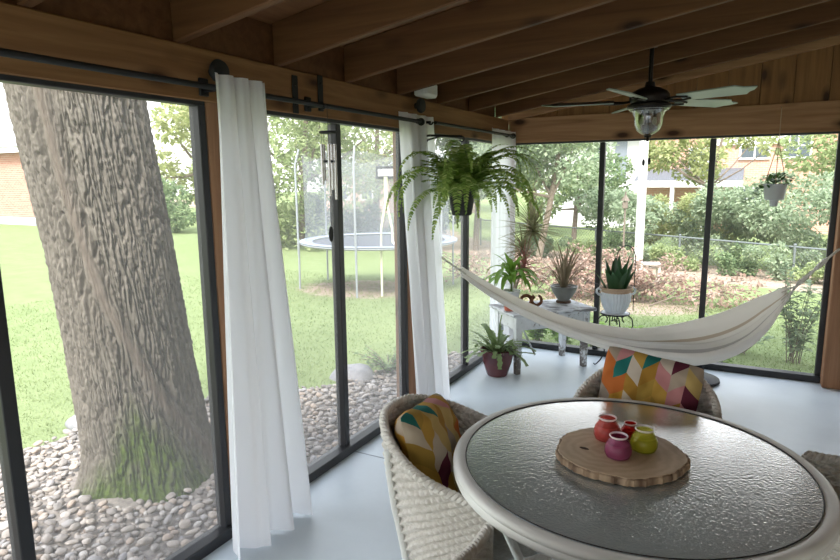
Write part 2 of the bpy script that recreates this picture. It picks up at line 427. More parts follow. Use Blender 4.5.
# ------------------------------------------------------------------ the porch
RZ = lambda x: 2.262 + .168 * x          # underside of the joists
fl = MB().box((2.25, -4.2, -.075), (4.62, 8.52, .15)).build('floor', M['floor'], smooth=False); tag(fl, kind='structure')
sm = MB(); sm.box((2.2, -2.816, .0005), (4.4, .009, .001)); 
sm.build('seam', M['seam'], fl, smooth=False)
ce = thing('ceiling', (2.25, -4.2, 2.5), kind='structure')
x0, x1, y0, y1 = -.45, 4.75, -8.9, .35
b = MB(); dz = .205
b.add([(x0, y0, RZ(x0) + dz), (x1, y0, RZ(x1) + dz), (x1, y1, RZ(x1) + dz), (x0, y1, RZ(x0) + dz),
       (x0, y0, RZ(x0) + dz + .08), (x1, y0, RZ(x1) + dz + .08), (x1, y1, RZ(x1) + dz + .08), (x0, y1, RZ(x0) + dz + .08)],
      [(0, 1, 2, 3), (7, 6, 5, 4), (0, 4, 5, 1), (1, 5, 6, 2), (2, 6, 7, 3), (3, 7, 4, 0)])
b.build('roof_boards', M['deck'], ce, smooth=False)
def joist(y, w=.045, d=.2, xa=-.02, xb=4.6, z_add=0.):
    b = MB(); ch = .006; zs = RZ(xa) + z_add, RZ(xb) + z_add
    vs = []
    for x, z in ((xa, zs[0]), (xb, zs[1])):
        vs += [(x, y - w / 2, z + d), (x, y - w / 2, z + ch), (x, y - w / 2 + ch, z), (x, y + w / 2 - ch, z), (x, y + w / 2, z + ch), (x, y + w / 2, z + d)]
    fs = [(i, i + 1, i + 7, i + 6) for i in range(5)] + [(5, 0, 6, 11), (0, 5, 4, 3, 2, 1), (6, 7, 8, 9, 10, 11)]
    b.add(vs, [f[::-1] for f in fs]); return b
for k in range(13):
    y = -.298 - .61 * k
    if k == 4: y += .0
    j = joist(y).build('joist', M['joist'], ce, smooth=False)
# blocking between the joists above the left beam
for k in range(12):
    y = -.298 - .61 * (k + .5)
    MB().box((-.05, y, 2.36), (.04, .60, .19)).build('blocking_board', M['joist'], ce, smooth=False)

# left wall: header beam, posts, straps
wl = thing('wall_left', (0, -4, 0), kind='structure')
b = MB(); b.box((-.055, -4.25, 2.148), (.11, 8.5, .222), bev=.006)
b.build('header_beam', M['beamY'], wl, smooth=False)
for py, pw in ((-3.775, .13), (-1.99, .14), (-5.72, .13), (-7.6, .13)):
    MB().box((-.06, py, 1.02), (.11, pw, 2.036), bev=.004).build('wooden_post', M['post'], wl, smooth=False)
MB().box((-.04, -.06, 1.02), (.11, .1, 2.036), bev=.004).build('corner_post', M['post'], wl, smooth=False)
for sy, sz in ((-3.245, 2.135), (-3.03, 2.165)):
    b = MB(); b.box((.004, sy, sz), (.008, .045, .19), bev=.003); b.box((.010, sy, sz + .05), (.006, .012, .012)); b.box((.010, sy, sz - .05), (.006, .012, .012))
    b.build('metal_strap', M['iron'], wl, smooth=False)

def window(idx, axis, a0, a1, mull, zb=.0, zt=2.02, pos=0.):
    """one framed bay of insect screens; axis 1 runs along y on the left wall, axis 0 along x on the back wall"""
    loc = (pos, (a0 + a1) / 2, 0) if axis else ((a0 + a1) / 2, pos, 0)
    w = thing('window_%d' % idx, loc, kind='structure')
    def bx(m, a, z, da, dz, dt=.06, t0=0.):
        if axis: m.box((pos - .035 + t0, a, z), (dt, da, dz), bev=.003)
        else: m.box((a, pos + .035 - t0, z), (da, dt, dz), bev=.003)
    f = MB(); L = a1 - a0; c = (a0 + a1) / 2
    bx(f, c, zb + .0275, L, .055, .09, .01); bx(f, c, zt + .012, L, .026)
    bx(f, a0 + .02, (zb + zt) / 2, .04, zt - zb); bx(f, a1 - .02, (zb + zt) / 2, .04, zt - zb)
    f.build('frame', M['black'], w, smooth=False)
    for m_ in mull:
        k = MB(); bx(k, m_, (zb + zt) / 2 + .02, .048, zt - zb - .05); k.build('mullion', M['black'], w, smooth=False)
    ed = [a0 + .04] + list(mull) + [a1 - .04]
    for u, v in zip(ed[:-1], ed[1:]):
        p = MB()
        if axis: p.add([(pos - .04, u, zb + .05), (pos - .04, v, zb + .05), (pos - .04, v, zt), (pos - .04, u, zt)], [(0, 1, 2, 3)])
        else: p.add([(u, pos + .04, zb + .05), (v, pos + .04, zb + .05), (v, pos + .04, zt), (u, pos + .04, zt)], [(0, 1, 2, 3)])
        p.build('screen', M['screen'], w, smooth=False)
    return w
window(1, 1, -5.655, -3.845, [-4.765])
window(2, 1, -3.705, -2.065, [-2.86])
window(3, 1, -1.915, -.11, [-.98])
window(4, 0, .02, 2.745, [.905, 1.823])
window(5, 1, -7.53, -5.79, [-6.65])

# back wall: header beam, plank gable, rafter, post
wb = thing('wall_back', (1.4, 0, 0), kind='structure')
b = MB(); b.box((2.3, .045, 2.153), (4.6, .1, .236), bev=.006); b.build('header_beam', M['beamX'], wb, smooth=False)
k = 0; x = .0
while x < 4.5:
    w_ = .238; z0, zA, zB = 2.25, RZ(x) + .24, RZ(x + w_) + .24
    b = MB(); b.add([(x + .003, .02, z0), (x + w_ - .003, .02, z0), (x + w_ - .003, .02, zB), (x + .003, .02, zA), (x - .002, .045, z0), (x + w_ + .002, .045, z0), (x + w_ + .002, .045, zB), (x - .002, .045, zA)],
                    [(0, 1, 2, 3), (7, 6, 5, 4), (0, 3, 7, 4), (1, 5, 6, 2), (3, 2, 6, 7), (0, 4, 5, 1)])
    b.build('gable_plank', M['plank'], wb, smooth=False); x += w_
MB().add([(-.1, .06, 2.2), (4.65, .06, 2.2), (4.65, .06, RZ(4.65) + .25), (-.1, .06, RZ(-.1) + .25)], [(0, 1, 2, 3)])
bk = MB(); bk.box((2.25, .075, 2.72), (4.7, .03, 1.0)); bk.build('gable_backing', M['plank'], wb, smooth=False)
bb = joist(-.0, .05, .10, .0, 4.6, -.02); bb.build('gable_rafter', M['beamX'], wb, smooth=False)
for px, pw in ((2.84, .19), (4.5, .16)):
    MB().box((px, -.04, 1.0175), (pw, .19, 2.035), bev=.006).build('wooden_post', M['post'], wb, smooth=False)
window(6, 0, 2.94, 4.42, [3.68])
# right and front sides, outside the photograph
wr = MB(); wr.box((4.58, -4.2, 1.5), (.1, 8.4, 3.0)); o = wr.build('wall_right', mat('tan siding boards', (.36, .27, .2), (.42, .32, .24), scale=3, stretch=(1, 1, 30), rough=.7), smooth=False); tag(o, kind='structure')
wf = thing('wall_front', (2.2, -8.4, 0), kind='structure')
MB().box((2.25, -8.4, 2.6), (4.6, .1, 1.1)).build('header_board', M['plank'], wf, smooth=False)
for px in (.05, 1.5, 3.0, 4.45): MB().box((px, -8.4, 1.03), (.1, .1, 2.06)).build('wooden_post', M['post'], wf, smooth=False)

# ------------------------------------------------------------------ curtain rods and curtains
def rod(name, ya, yb, z, label, brackets, ends):
    t = thing(name, (.105, (ya + yb) / 2, z), label, 'curtain rod')
    MB().tube([(.105, ya, z), (.105, yb, z)], .0125, 12).build('rod_tube', M['ironmatte'], t)
    for by in brackets:
        b = MB(); b.box((.008, by, z + .012), (.014, .05, .075), bev=.004); b.tube([(.012, by, z), (.105, by, z - .002)], .009, 8)
        b.tube(arc((.105, by, z), .017, PI, 2 * PI, 9), .006, 6); b.build('bracket', M['iron'], t)
    for ey in ends:
        b = MB(); b.tube([(.105, ey - .02, z), (.105, ey + .02, z)], .017, 12); b.ico((.105, ey + .035, z), .026, sub=3); b.build('finial', M['iron'], t)
rod('curtain_rod', -7.4, -2.08, 2.083, 'long black curtain rod on the left beam, from tree window to middle curtain', (-3.86, -3.15, -6.1), (-2.08,))
rod('curtain_rod', -1.83, -.2, 2.093, 'short black curtain rod between the middle curtain and the room corner above the fern', (-1.9, -.34), (-.2,))
def curtain(label, top, bot, x, z0, z1, folds, a0, a1, seed, sway=None, xb=None):
    r = random.Random(seed); ph = [r.uniform(0, 6.28) for _ in range(4)]
    c = thing('curtain', (x, (bot[0] + bot[1]) / 2, z0), label, 'curtain', 'white curtains on the left wall')
    def fn(u, v, zz=None, off=0.):
        # v = 0 bottom, 1 top
        e = 1 - v; yy0 = top[0] + (bot[0] - top[0]) * e ** 1.2; yy1 = top[1] + (bot[1] - top[1]) * e ** 1.2
        uu = u + .018 * math.sin(2 * PI * (u * 2 + ph[1]) + 2.5 * e) * e
        y = yy0 + (yy1 - yy0) * uu
        am = a0 + (a1 - a0) * e ** .8
        k = math.sin(2 * PI * folds * u + ph[0] + .8 * e * math.sin(3 * u + ph[2]))
        k2 = math.sin(2 * PI * folds * 2.1 * u + ph[3] + 1.2 * e)
        xx = x + am * (k + .28 * k2) + (0 if xb is None else (xb - x) * e)
        if sway: y += sway(u, e)
        return (xx + off, y, z0 + (z1 - z0) * v)
    nu = 150
    H = .055 / (z1 - z0)
    MB().grid(lambda u, v: fn(u, .012 + v * (1 - H - .012)), nu, 60).build('panel', M['curtain'], c, sharp=0)
    hd = MB().grid(lambda u, v: fn(u, 1 - H + v * H), nu, 6); hd.build('heading_band', M['curtain'], c, sharp=0)
    hm = MB().grid(lambda u, v: fn(u, v * .012), nu, 4); hm.build('hem', M['curtain'], c, sharp=0)
    return c
curtain('white floor-length curtain beside the big tree window, the nearest and widest of the curtains', (-3.93, -3.615), (-4.02, -3.47), .140, .012, 2.135, 3.6, .014, .06, 3, xb=.175)
curtain('white floor-length curtain behind the patterned wicker chair, the middle one on the left wall', (-2.27, -1.80), (-2.16, -1.72), .066, .012, 2.135, 3.6, .011, .035, 5, xb=.14)
curtain('white curtain hanging in the room corner behind the fern and the weathered table', (-.64, .0), (-.60, -.02), .066, .012, 2.14, 4.2, .011, .025, 8)
for lab, y, z in (('round black knob on the beam above the nearest curtain', -3.80, 2.165), ('round black knob on the beam above the middle curtain', -1.93, 2.205)):
    b = MB(); b.lathe((0, 0, 0), [(.02, 0), (.02, .02), (.045, .03), (.052, .045), (.045, .06), (.0, .066)], 24)
    b.v = [(p[2], y + p[0], z + p[1]) for p in b.v]; b.f = [f[::-1] for f in b.f]
    tag(b.build('beam_knob', M['ironmatte'], loc=(0, y, z)), lab, 'knob', 'black knobs on the left beam')
b = MB(); b.box((.06, -1.885, 2.315), (.09, .2, .10), bev=.012); b.box((.108, -1.885, 2.315), (.012, .16, .075), bev=.005)
tag(b.build('junction_box', mat('white plastic', (.72, .74, .76), rough=.45), loc=(.06, -1.885, 2.265), smooth=False), 'white plastic box fixed between the joists above the middle curtain', 'electrical box')

# ------------------------------------------------------------------ wind chime
wc = thing('wind_chime', (.125, -3.14, 1.4), 'steel wind chime hanging from the rod bracket before the left mullion', 'wind chime')
MB().lathe((.125, -3.14, 1.94), [(.0, 0), (.045, 0), (.047, .006), (.045, .012), (0, .013)], 24).build('top_disc', M['ironmatte'], wc)
MB().tube([(.125, -3.14, 2.07), (.125, -3.14, 1.95)], .0015, 5).build('hanging_cord', M['ironmatte'], wc)
for k in range(5):
    a = k * 2 * PI / 5 + .4; xx, yy = .125 + .036 * math.cos(a), -3.14 + .036 * math.sin(a); L = (.29, .24, .19, .21, .27)[k]
    tb = MB().tube([(xx, yy, 1.885), (xx, yy, 1.885 - L)], .008, 12).build('chime_tube', M['steel'], wc)
    MB().tube([(xx, yy, 1.94), (xx, yy, 1.87)], .001, 4).build('string', M['ironmatte'], tb)
MB().lathe((.125, -3.14, 1.79), [(0, 0), (.024, .0), (.026, .006), (.024, .012), (0, .012)], 20).build('striker', M['ironmatte'], wc)
sl = MB().tube([(.125, -3.14, 1.94), (.125, -3.14, 1.45)], .001, 4).build('center_string', M['ironmatte'], wc)
b = MB(); b.lathe((0, 0, 0), [(0, -.004), (.03, -.004), (.032, 0), (.03, .004), (0, .004)], 24)
b.v = [(.125 + p[2], -3.14 + p[0] * .55, 1.41 + p[1] * 1.35) for p in b.v]; b.f = [f[::-1] for f in b.f]
b.build('wind_sail', M['ironmatte'], wc)

# ------------------------------------------------------------------ ceiling fan
FX, FY = 1.6, -2.1
cf = thing('ceiling_fan', (FX, FY, 2.5), 'dark bronze ceiling fan with pale blades and a glass light hanging from the joists', 'ceiling fan')
bronze = mat('dark bronze', (.025, .02, .018), rough=.4, metal=.7)
bladem = mat('blade tinted by window reflection', (.30, .36, .32), (.36, .42, .38), scale=5, stretch=(1, 1, 1), rough=.35)  # greenish window reflection is put into the blade's base colour
MB().tube([(FX, FY, 2.51), (FX, FY, 2.2)], .012, 12).build('downrod', bronze, cf)
MB().lathe((FX, FY, 2.455), [(.0, -.05), (.03, -.05), (.055, -.02), (.07, .03), (.07, .05), (0, .05)], 24).build('canopy', bronze, cf)
MB().lathe((FX, FY, 2.095), [(.0, 0), (.07, 0), (.10, .012), (.108, .03), (.108, .052), (.095, .072), (.06, .09), (.028, .10), (.024, .125), (.0, .125)], 40).build('motor_housing', bronze, cf)
camr = math.atan2(.467, .884)
for k in range(5):
    a = camr + math.radians(-55 + 72 * k); R_ = Matrix.Rotation(a, 3, 'Z') @ Matrix.Rotation(math.radians(-13), 3, 'X')
    o = Vector((FX, FY, 2.118)); b = MB(); n = 14; top = []; bot = []
    outl = []
    for i in range(n):
        t = i / (n - 1); xx = .19 + .38 * t; hw = (.048 + .018 * t) * min(1, (.25 + 3 * (1 - t)) if t > .86 else 1)
        outl.append((xx + (0), hw))
    L_ = [(x_, h_) for x_, h_ in outl] + [(x_ + (.03 if i == 0 else 0), -h_ * .95) for i, (x_, h_) in enumerate(reversed(outl))]
    nn = len(L_)
    vs = [o + R_ @ Vector((x_, y_, .003)) for x_, y_ in L_] + [o + R_ @ Vector((x_, y_, -.003)) for x_, y_ in L_]
    b.add(vs, [tuple(range(nn)), tuple(range(2 * nn - 1, nn - 1, -1))] + [(i, i + nn, (i + 1) % nn + nn, (i + 1) % nn) for i in range(nn)])
    bl = b.build('blade', bladem, cf, smooth=False)
    b = MB(); b.add([o + R_ @ Vector((x_, y_ * .985, .0045)) for x_, y_ in L_], [tuple(range(nn))]); b.build('dark_top_face', bronze, bl, smooth=False)
    b = MB()
    for sg in (-1, 1):
        b.tube([o + R_ @ Vector(p) for p in ((.10, .0, .0), (.14, .022 * sg, -.006), (.19, .03 * sg, -.006), (.24, .012 * sg, -.006))], .007, 6)
    b.build('blade_bracket', bronze, bl)
def glass_mat(name, col, rough=.02, tint=.85, refl=.12):
    m, nt, out = newmat(name)
    tr = N(nt, 'ShaderNodeBsdfTransparent', Color=rgba(col)); g = N(nt, 'ShaderNodeBsdfGlossy', Roughness=rough)
    lw = N(nt, 'ShaderNodeLayerWeight', Blend=.35); mr = N(nt, 'ShaderNodeMapRange'); mr.inputs['To Min'].default_value = refl * .4; mr.inputs['To Max'].default_value = .75
    nt.links.new(lw.outputs['Facing'], mr.inputs['Value'])
    mx = N(nt, 'ShaderNodeMixShader'); nt.links.new(mr.outputs[0], mx.inputs[0]); nt.links.new(tr.outputs[0], mx.inputs[1]); nt.links.new(g.outputs[0], mx.inputs[2])
    nt.links.new(mx.outputs[0], out.inputs[0]); return m
M['shade'] = glass_mat('clear light shade glass', (.86, .88, .84), .06, refl=.3)
lk = MB().lathe((FX, FY, 2.063), [(.0, .0), (.10, .0), (.118, .02), (.118, .032), (.09, .045), (0, .045)], 40).build('light_fitter', bronze, cf)
MB().lathe((FX, FY, 1.925), [(r_, z_ * 1.48) for r_, z_ in [(.012, .004), (.035, .008), (.062, .022), (.076, .045), (.08, .07), (.088, .088), (.112, .10), (.108, .10), (.085, .086), (.077, .07), (.073, .046), (.06, .026), (.03, .013), (.012, .01)]], 40, cap=False).build('light_shade', M['shade'], cf)
MB().lathe((FX, FY, 1.895), [(.0, 0), (.006, .003), (.01, .012), (.007, .02), (.02, .028), (.022, .034), (.0, .038)], 20).build('finial', bronze, cf)
MB().tube([(FX, FY, 1.93), (FX, FY, 2.07)], .004, 6).build('center_rod', bronze, cf)
bulbm = mat('frosted bulb glass', (.75, .74, .68), rough=.3)
for sg in (-1, 1):
    bu = MB().lathe((FX + .035 * sg * .884, FY + .035 * sg * .467, 1.985), [(0, 0), (.01, .005), (.014, .02), (.011, .035), (.006, .05), (.0, .05)], 14).build('bulb', bulbm, cf)
    MB().lathe((FX + .035 * sg * .884, FY + .035 * sg * .467, 2.03), [(0, 0), (.009, 0), (.009, .04), (0, .04)], 12).build('socket', bronze, bu)
for sg, zl in ((-1, 1.795), (1, 1.802)):
    cx, cy = FX - .0 + sg * .016 * .884, FY + sg * .016 * .467
    pc = MB().tube([(cx, cy, 1.93), (cx, cy, zl)], .0012, 5).build('pull_chain', bronze, cf)
    MB().lathe((cx, cy, zl - .035), [(0, 0), (.007, .003), (.0085, .02), (.006, .036), (0, .038)], 12).build('fob', M['ironmatte'], pc)

cf.location = (1.457, -1.2, 2.694); cf.scale = (1.242, 1.242, 1.242)

# ------------------------------------------------------------------ hanging fern
HX, HY = .30, -1.80
fern = thing('hanging_fern', (HX, HY, 1.44), 'large Boston fern in a black pot hanging between the middle curtain and the corner curtain', 'fern')
b = MB(); b.tube([(.01, -1.96, 1.985), (.10, -1.91, 2.0), (HX, HY, 1.992)], .008, 8); b.tube([(.01, -1.96, 1.86), (.09, -1.915, 1.97), (.16, -1.875, 1.993)], .006, 8); b.box((-.001, -1.965, 1.93), (.01, .035, .2), bev=.002)
b.tube(arc((HX, HY, 1.975), .018, PI / 2, -PI * .9, 12), .005, 6)
b.build('hook_bracket', M['iron'], fern)
b = MB()
for k in range(3):
    a = k * 2 * PI / 3 + .3; b.tube([(HX, HY, 1.96), (HX + .05 * math.cos(a), HY + .05 * math.sin(a), 1.85), (HX + .1 * math.cos(a), HY + .1 * math.sin(a), 1.62)], .0025, 6)
b.build('hanger_wire', M['ironmatte'], fern)
MB().lathe((HX, HY, 1.44), [(.0, 0), (.066, 0), (.072, .01), (.098, .17), (.106, .172), (.106, .185), (.096, .185), (.09, .16), (0, .155)], 36).build('pot', M['ironmatte'], fern)
M['frond'] = leafmat('fern leaflet', [(0, (.15, .25, .05)), (.5, (.26, .38, .09)), (.85, (.40, .50, .15)), (1, (.54, .60, .24))], .55)
def frond(az, L, lift, droop, tw=0., ex=1.7):
    b = MB(); n = int(14 + L * 34); pts = []; p = Vector((HX + .04 * math.cos(az), HY + .04 * math.sin(az), 1.60)); th = lift
    ds = L / n; a = az
    for i in range(n + 1):
        pts.append(p.copy()); t = i / n
        th = lift - (lift + droop) * (t ** ex); a += tw / n
        p = p + Vector((math.cos(a) * math.cos(th), math.sin(a) * math.cos(th), math.sin(th))) * ds
        rr = math.hypot(p.x - HX, p.y - HY)
        if p.x < .045: p.x = .045
    b.tube(pts, [.0022 * (1 - .7 * i / n) for i in range(n + 1)], 4)
    for i in range(2, n + 1):
        t = i / n; w = .058 * (math.sin(PI * min(1, t * 1.02) ** .62) * .85 + .12) * (L / .6) ** .3
        tg = (pts[i] - pts[i - 1]).normalized(); sd = tg.cross(Vector((0, 0, 1)))
        if sd.length < .1: sd = Vector((-math.sin(az), math.cos(az), 0))
        sd.normalize(); up = sd.cross(tg)
        for sg in (-1, 1):
            d = (sd * sg * .94 + tg * .34 - up * rnd(.0, .14)).normalized(); q = pts[i] - tg * rnd(0, ds * .5)
            hw = ds * .47
            mid = q + d * w * .55
            tip = q + d * w + Vector((0, 0, -w * .18))
            if min(mid.x, tip.x) < .02: continue
            b.add([q - tg * hw * .7, mid - tg * hw, tip, mid + tg * hw * .9, q + tg * hw * .7], [(0, 1, 3, 4), (1, 2, 3)])
    return b
rf = random.Random(11)
specs = []
for k in range(92):
    az = k * 2.399963 + rf.uniform(-.2, .2)
    if k < 20: specs.append((az, rf.uniform(.36, .58), rf.uniform(1.1, 1.4), rf.uniform(.2, 1.1)))
    elif k < 64: specs.append((az, rf.uniform(.58, .88), rf.uniform(.8, 1.3), rf.uniform(1.4, 1.75)))
    else: specs.append((az, rf.uniform(.50, .78), rf.uniform(.2, .8), rf.uniform(1.45, 1.57)))
for az, L, li, dr in specs:
    if math.cos(az) < -.75: L *= .7
    frond(az, L, li, dr, rf.uniform(-.3, .3), 1.75 if li > 1 else 1.25).build('frond', M['frond'], fern, sharp=0)

# ------------------------------------------------------------------ hanging pot in the back window
PX, PY = 2.30, -.10
hp = thing('hanging_planter', (PX, PY, 1.5), 'small grey pot with trailing green leaves hung on cords before the back window', 'hanging planter')
gp = mat('grey glazed pot', (.52, .54, .56), rough=.4)
MB().lathe((PX, PY, 1.505), [(0, 0), (.062, 0), (.07, .006), (.085, .115), (.09, .117), (.09, .128), (.082, .128), (.078, .11), (0, .105)], 32).build('pot', gp, hp)
MB().lathe((PX, PY, 1.455), [(.0, 0), (.028, 0), (.03, .03), (.034, .05), (0, .05)], 20).build('drip_cup', gp, hp)
for k in range(3):
    a = k * 2 * PI / 3 + .5; MB().tube([(PX + .086 * math.cos(a), PY + .086 * math.sin(a), 1.63), (PX, PY, 1.97), (PX, PY, 2.03)], .003, 5).build('cord', M['jute'], hp)
b = MB(); b.tube([(PX, PY, 2.02), (PX, PY, 2.22), (PX, PY + .06, 2.24)], .003, 6); b.build('hook', M['jute'], hp)
M['vine'] = leafmat('trailing leaf', [(0, (.035, .10, .02)), (1, (.09, .19, .05))], .25, .4, .4)
r = random.Random(4); b = MB()
for k in range(210):
    a = r.uniform(0, 6.28); rr = r.uniform(0, .11); base = Vector((PX + rr * math.cos(a), PY + rr * math.sin(a) * .8, 1.63 + r.uniform(0, .075) - max(0, rr - .08) * 1.2))
    d = Vector((math.cos(a), math.sin(a) * .6, r.uniform(-.3, .9))).normalized(); L = r.uniform(.025, .045)
    b.blade([base, base + d * L * .5, base + d * L], [.004, L * .35, .001])
for tx, tz, m_ in ((-.135, -.10, 26), (.125, .06, 12), (-.11, -.04, 14)):
    for i in range(m_):
        t = i / m_; base = Vector((PX + tx * (.6 + .45 * t) + r.uniform(-.02, .02), PY + r.uniform(-.03, .03), 1.63 + tz * t + r.uniform(-.012, .012)))
        d = Vector((r.uniform(-1, 1), r.uniform(-1, .6), r.uniform(-.7, .5))).normalized(); L = r.uniform(.025, .04)
        b.blade([base, base + d * L * .5, base + d * L], [.004, L * .35, .001])
b.build('foliage', M['vine'], hp, sharp=0)

# ------------------------------------------------------------------ weathered side table in the corner
A_, C_ = Vector((.427, -.887)), Vector((.89, -.40)); e1 = (C_ - A_).normalized(); e2 = Vector((-e1.y, e1.x)); LX = (C_ - A_).length; LY = .36; TZ = .548
st = thing('side_table', (.52, -.5, 0), 'low weathered table with chipped white paint standing across the room corner', 'table')
ang = math.atan2(e1.y, e1.x)
def tp(u, w, z): p = A_ + e1 * u + e2 * w; return (p.x, p.y, z)
def tbox(m, u, w, z, du, dw, dz_, bev=.004): m.box(tp(u, w, z), (du, dw, dz_), rz=ang, bev=bev); return m
b = MB()
nb = 3
for i in range(nb):
    wd = (LY + .14) / nb; tbox(b, LX / 2, -.07 + wd * (i + .5), TZ - .0125, LX + .16, wd - .005, .025)
b.build('tabletop', M['worn'], st, smooth=False)
for u, w in ((0, 0), (LX, 0), (LX, LY), (0, LY)):
    b = MB()
    vs = []
    for zz, hw in ((0, .022), (TZ - .02, .033)):
        for a, c in ((-1, -1), (1, -1), (1, 1), (-1, 1)): vs.append(tp(u + a * hw, w + c * hw, zz))
    b.add(vs, [(3, 2, 1, 0), (4, 5, 6, 7)] + [(i, (i + 1) % 4, (i + 1) % 4 + 4, i + 4) for i in range(4)])
    b.build('leg', M['weathered'], st, smooth=False)
for u, w, du, dw in ((LX / 2, -.012, LX - .05, .02), (LX / 2, LY + .012, LX - .05, .02), (-.012, LY / 2, .02, LY - .05), (LX + .012, LY / 2, .02, LY - .05)):
    tbox(MB(), u, w, TZ - .09, du, dw, .13).build('apron', M['weathered'], st, smooth=False)
for sg in (1,):
    MB().tube([tp(.05, .0, TZ - .15), tp(.24, .12, .12)], .011, 4).build('brace', M['weathered'], st, smooth=False)

def pot_soil(t, c, r, z): MB().lathe((c[0], c[1], z), [(0, .004), (r * .6, .006), (r, 0)], 20).build('soil', M['soil'], t)
def strap_leaf(m, base, az, L, w, lift, droop, n=9, fold=.3, prof=None):
    p = Vector(base); pts = []; ws = []
    for i in range(n + 1):
        t = i / n; pts.append(p.copy()); ws.append(max(.0008, w * (prof(t) if prof else math.sin(PI * (.12 + .88 * t)) ** .8)))
        th = lift - (lift + droop) * t ** 1.2
        p = p + Vector((math.cos(az) * math.cos(th), math.sin(az) * math.cos(th), math.sin(th))) * (L / n)
    m.blade(pts, ws, fold=fold)

# dracaena with drooping green leaves, white pot on a red saucer
cx, cy = .33, -.80
dr = thing('dracaena', (cx, cy, TZ), 'green strap-leaved houseplant in a white pot on a red saucer on the weathered table', 'houseplant')
wg = mat('white glazed pot', (.78, .80, .82), rough=.3)
MB().lathe((cx, cy, TZ), [(0, 0), (.055, 0), (.058, .02), (.058, .038), (.05, .04), (0, .038)], 28).build('saucer', M['terracotta'], dr)
MB().lathe((cx, cy, TZ + .03), [(0, 0), (.05, 0), (.055, .006), (.075, .13), (.08, .135), (.08, .15), (.072, .15), (.068, .13), (0, .125)], 32).build('pot', wg, dr)
pot_soil(dr, (cx, cy), .068, TZ + .158)
MB().tube([(cx, cy, TZ + .14), (cx + .005, cy, TZ + .23), (cx - .003, cy, TZ + .33)], [.011, .009, .006], 8).build('stem', mat('green stem', (.12, .16, .06), rough=.7), dr)
M['dleaf'] = leafmat('bright strap leaf', [(0, (.09, .22, .03)), (.6, (.18, .33, .05)), (1, (.34, .45, .09))], .35, .4, .4)
r = random.Random(21)
for k in range(27):
    b = MB(); hgt = TZ + .23 + .11 * k / 27
    if k < 20: strap_leaf(b, (cx, cy, hgt), k * 2.4, r.uniform(.30, .42), .027, r.uniform(.6, 1.05), r.uniform(1.45, 1.57), n=13)
    else: strap_leaf(b, (cx, cy, hgt), k * 2.4, r.uniform(.18, .25), .022, r.uniform(1.0, 1.35), r.uniform(-.9, .1), n=8)
    b.build('leaf', M['dleaf'], dr, sharp=0)

# tall spiky dragon tree in the corner, on the table behind the white pot
cx, cy = .25, -.56
dt = thing('dragon_tree', (cx, cy, TZ), 'tall spiky dragon tree with reddish leaves behind the strap-leaved plant on the table', 'houseplant')
MB().lathe((cx, cy, TZ), [(0, 0), (.05, 0), (.07, .1), (.074, .1), (.074, .115), (.066, .115), (.063, .1), (0, .095)], 28).build('pot', mat('dull brown pot', (.16, .10, .08), rough=.6), dt)
pot_soil(dt, (cx, cy), .064, TZ + .1)
M['dstem'] = mat('ringed grey stem', (.30, .25, .2), (.42, .36, .3), scale=3, stretch=(1, 1, 30), rough=.8)
M['drleaf'] = leafmat('narrow olive red leaf', [(0, (.28, .25, .16)), (.4, (.38, .33, .24)), (.7, (.29, .31, .16)), (1, (.46, .32, .26))], .3)
M['pkleaf'] = leafmat('pink red leaf', [(0, (.45, .12, .14)), (.5, (.55, .25, .25)), (1, (.3, .2, .12))], .35)
r = random.Random(31)
for (dx, dy, top, nl, LL, mm) in ((.16, .10, 1.27, 80, .37, 'drleaf'), (.06, .10, 1.08, 44, .26, 'drleaf'), (.10, .05, .94, 40, .25, 'pkleaf')):
    hx, hy = cx + dx, cy + dy
    sp = [(cx + dx * .15, cy + dy * .15, TZ + .1), (cx + dx * .5, cy + dy * .4, TZ + (top - TZ) * .5), (hx, hy, top)]
    MB().tube(sp, [.011, .009, .008], 8).build('stem', M['dstem'], dt)
    for k in range(nl):
        b = MB(); t = k / nl
        li = 1.35 - 2.0 * t + r.uniform(-.15, .15)
        strap_leaf(b, (hx, hy, top - .07 * t), k * 2.4 + r.uniform(-.3, .3), LL * r.uniform(.8, 1.1), .0105, li, .35 - li + r.uniform(-.1, .3), n=6, fold=.7, prof=lambda t: 1 - t * .93)
        b.build('leaf', M[mm], dt, sharp=0)

# rusty curl ornament
cx, cy = .46, -.62
rust = mat('brown rust', (.14, .055, .025), (.24, .10, .045), scale=40, bumps=.6, rough=.8)
rc = thing('rust_ornament', (cx, cy, TZ), 'pair of rusty brown iron curls lying on the weathered table', 'ornament')
for dx, dy, r0, a0, a1, rzz in ((-.045, -.01, .048, -.6, 4.9, .5), (.045, .005, .045, -4.2, 1.2, .55)):
    n = 26; pts = arc((cx + dx * .88, cy + dx * .47 + dy, TZ + .066), r0, a0, a1, n, 'xz', rzz)
    MB().tube(pts, [.018 - .007 * i / n for i in range(n)], 10).build('curl', rust, rc)

# grey bowl planter
cx, cy = .66, -.27
bp = thing('bowl_planter', (cx, cy, TZ), 'grey footed bowl planter with upright reddish grassy leaves on the weathered table', 'houseplant')
MB().lathe((cx, cy, TZ), [(0, 0), (.066, 0), (.07, .008), (.066, .02), (0, .02)], 30).build('saucer', mat('brown clay saucer', (.13, .075, .05), rough=.6), bp)
MB().lathe((cx, cy, TZ + .018), [(0, 0), (.05, 0), (.056, .012), (.07, .03), (.105, .085), (.122, .125), (.125, .14), (.118, .142), (.112, .128), (0, .118)], 40).build('bowl', mat('grey stoneware', (.20, .21, .20), (.26, .27, .255), scale=9, rough=.45), bp)
pot_soil(bp, (cx, cy), .112, TZ + .143)
M['cord1'] = leafmat('bronze grassy leaf', [(0, (.19, .12, .09)), (.4, (.29, .21, .16)), (.75, (.22, .21, .12)), (1, (.50, .33, .28))], .3)
r = random.Random(5)
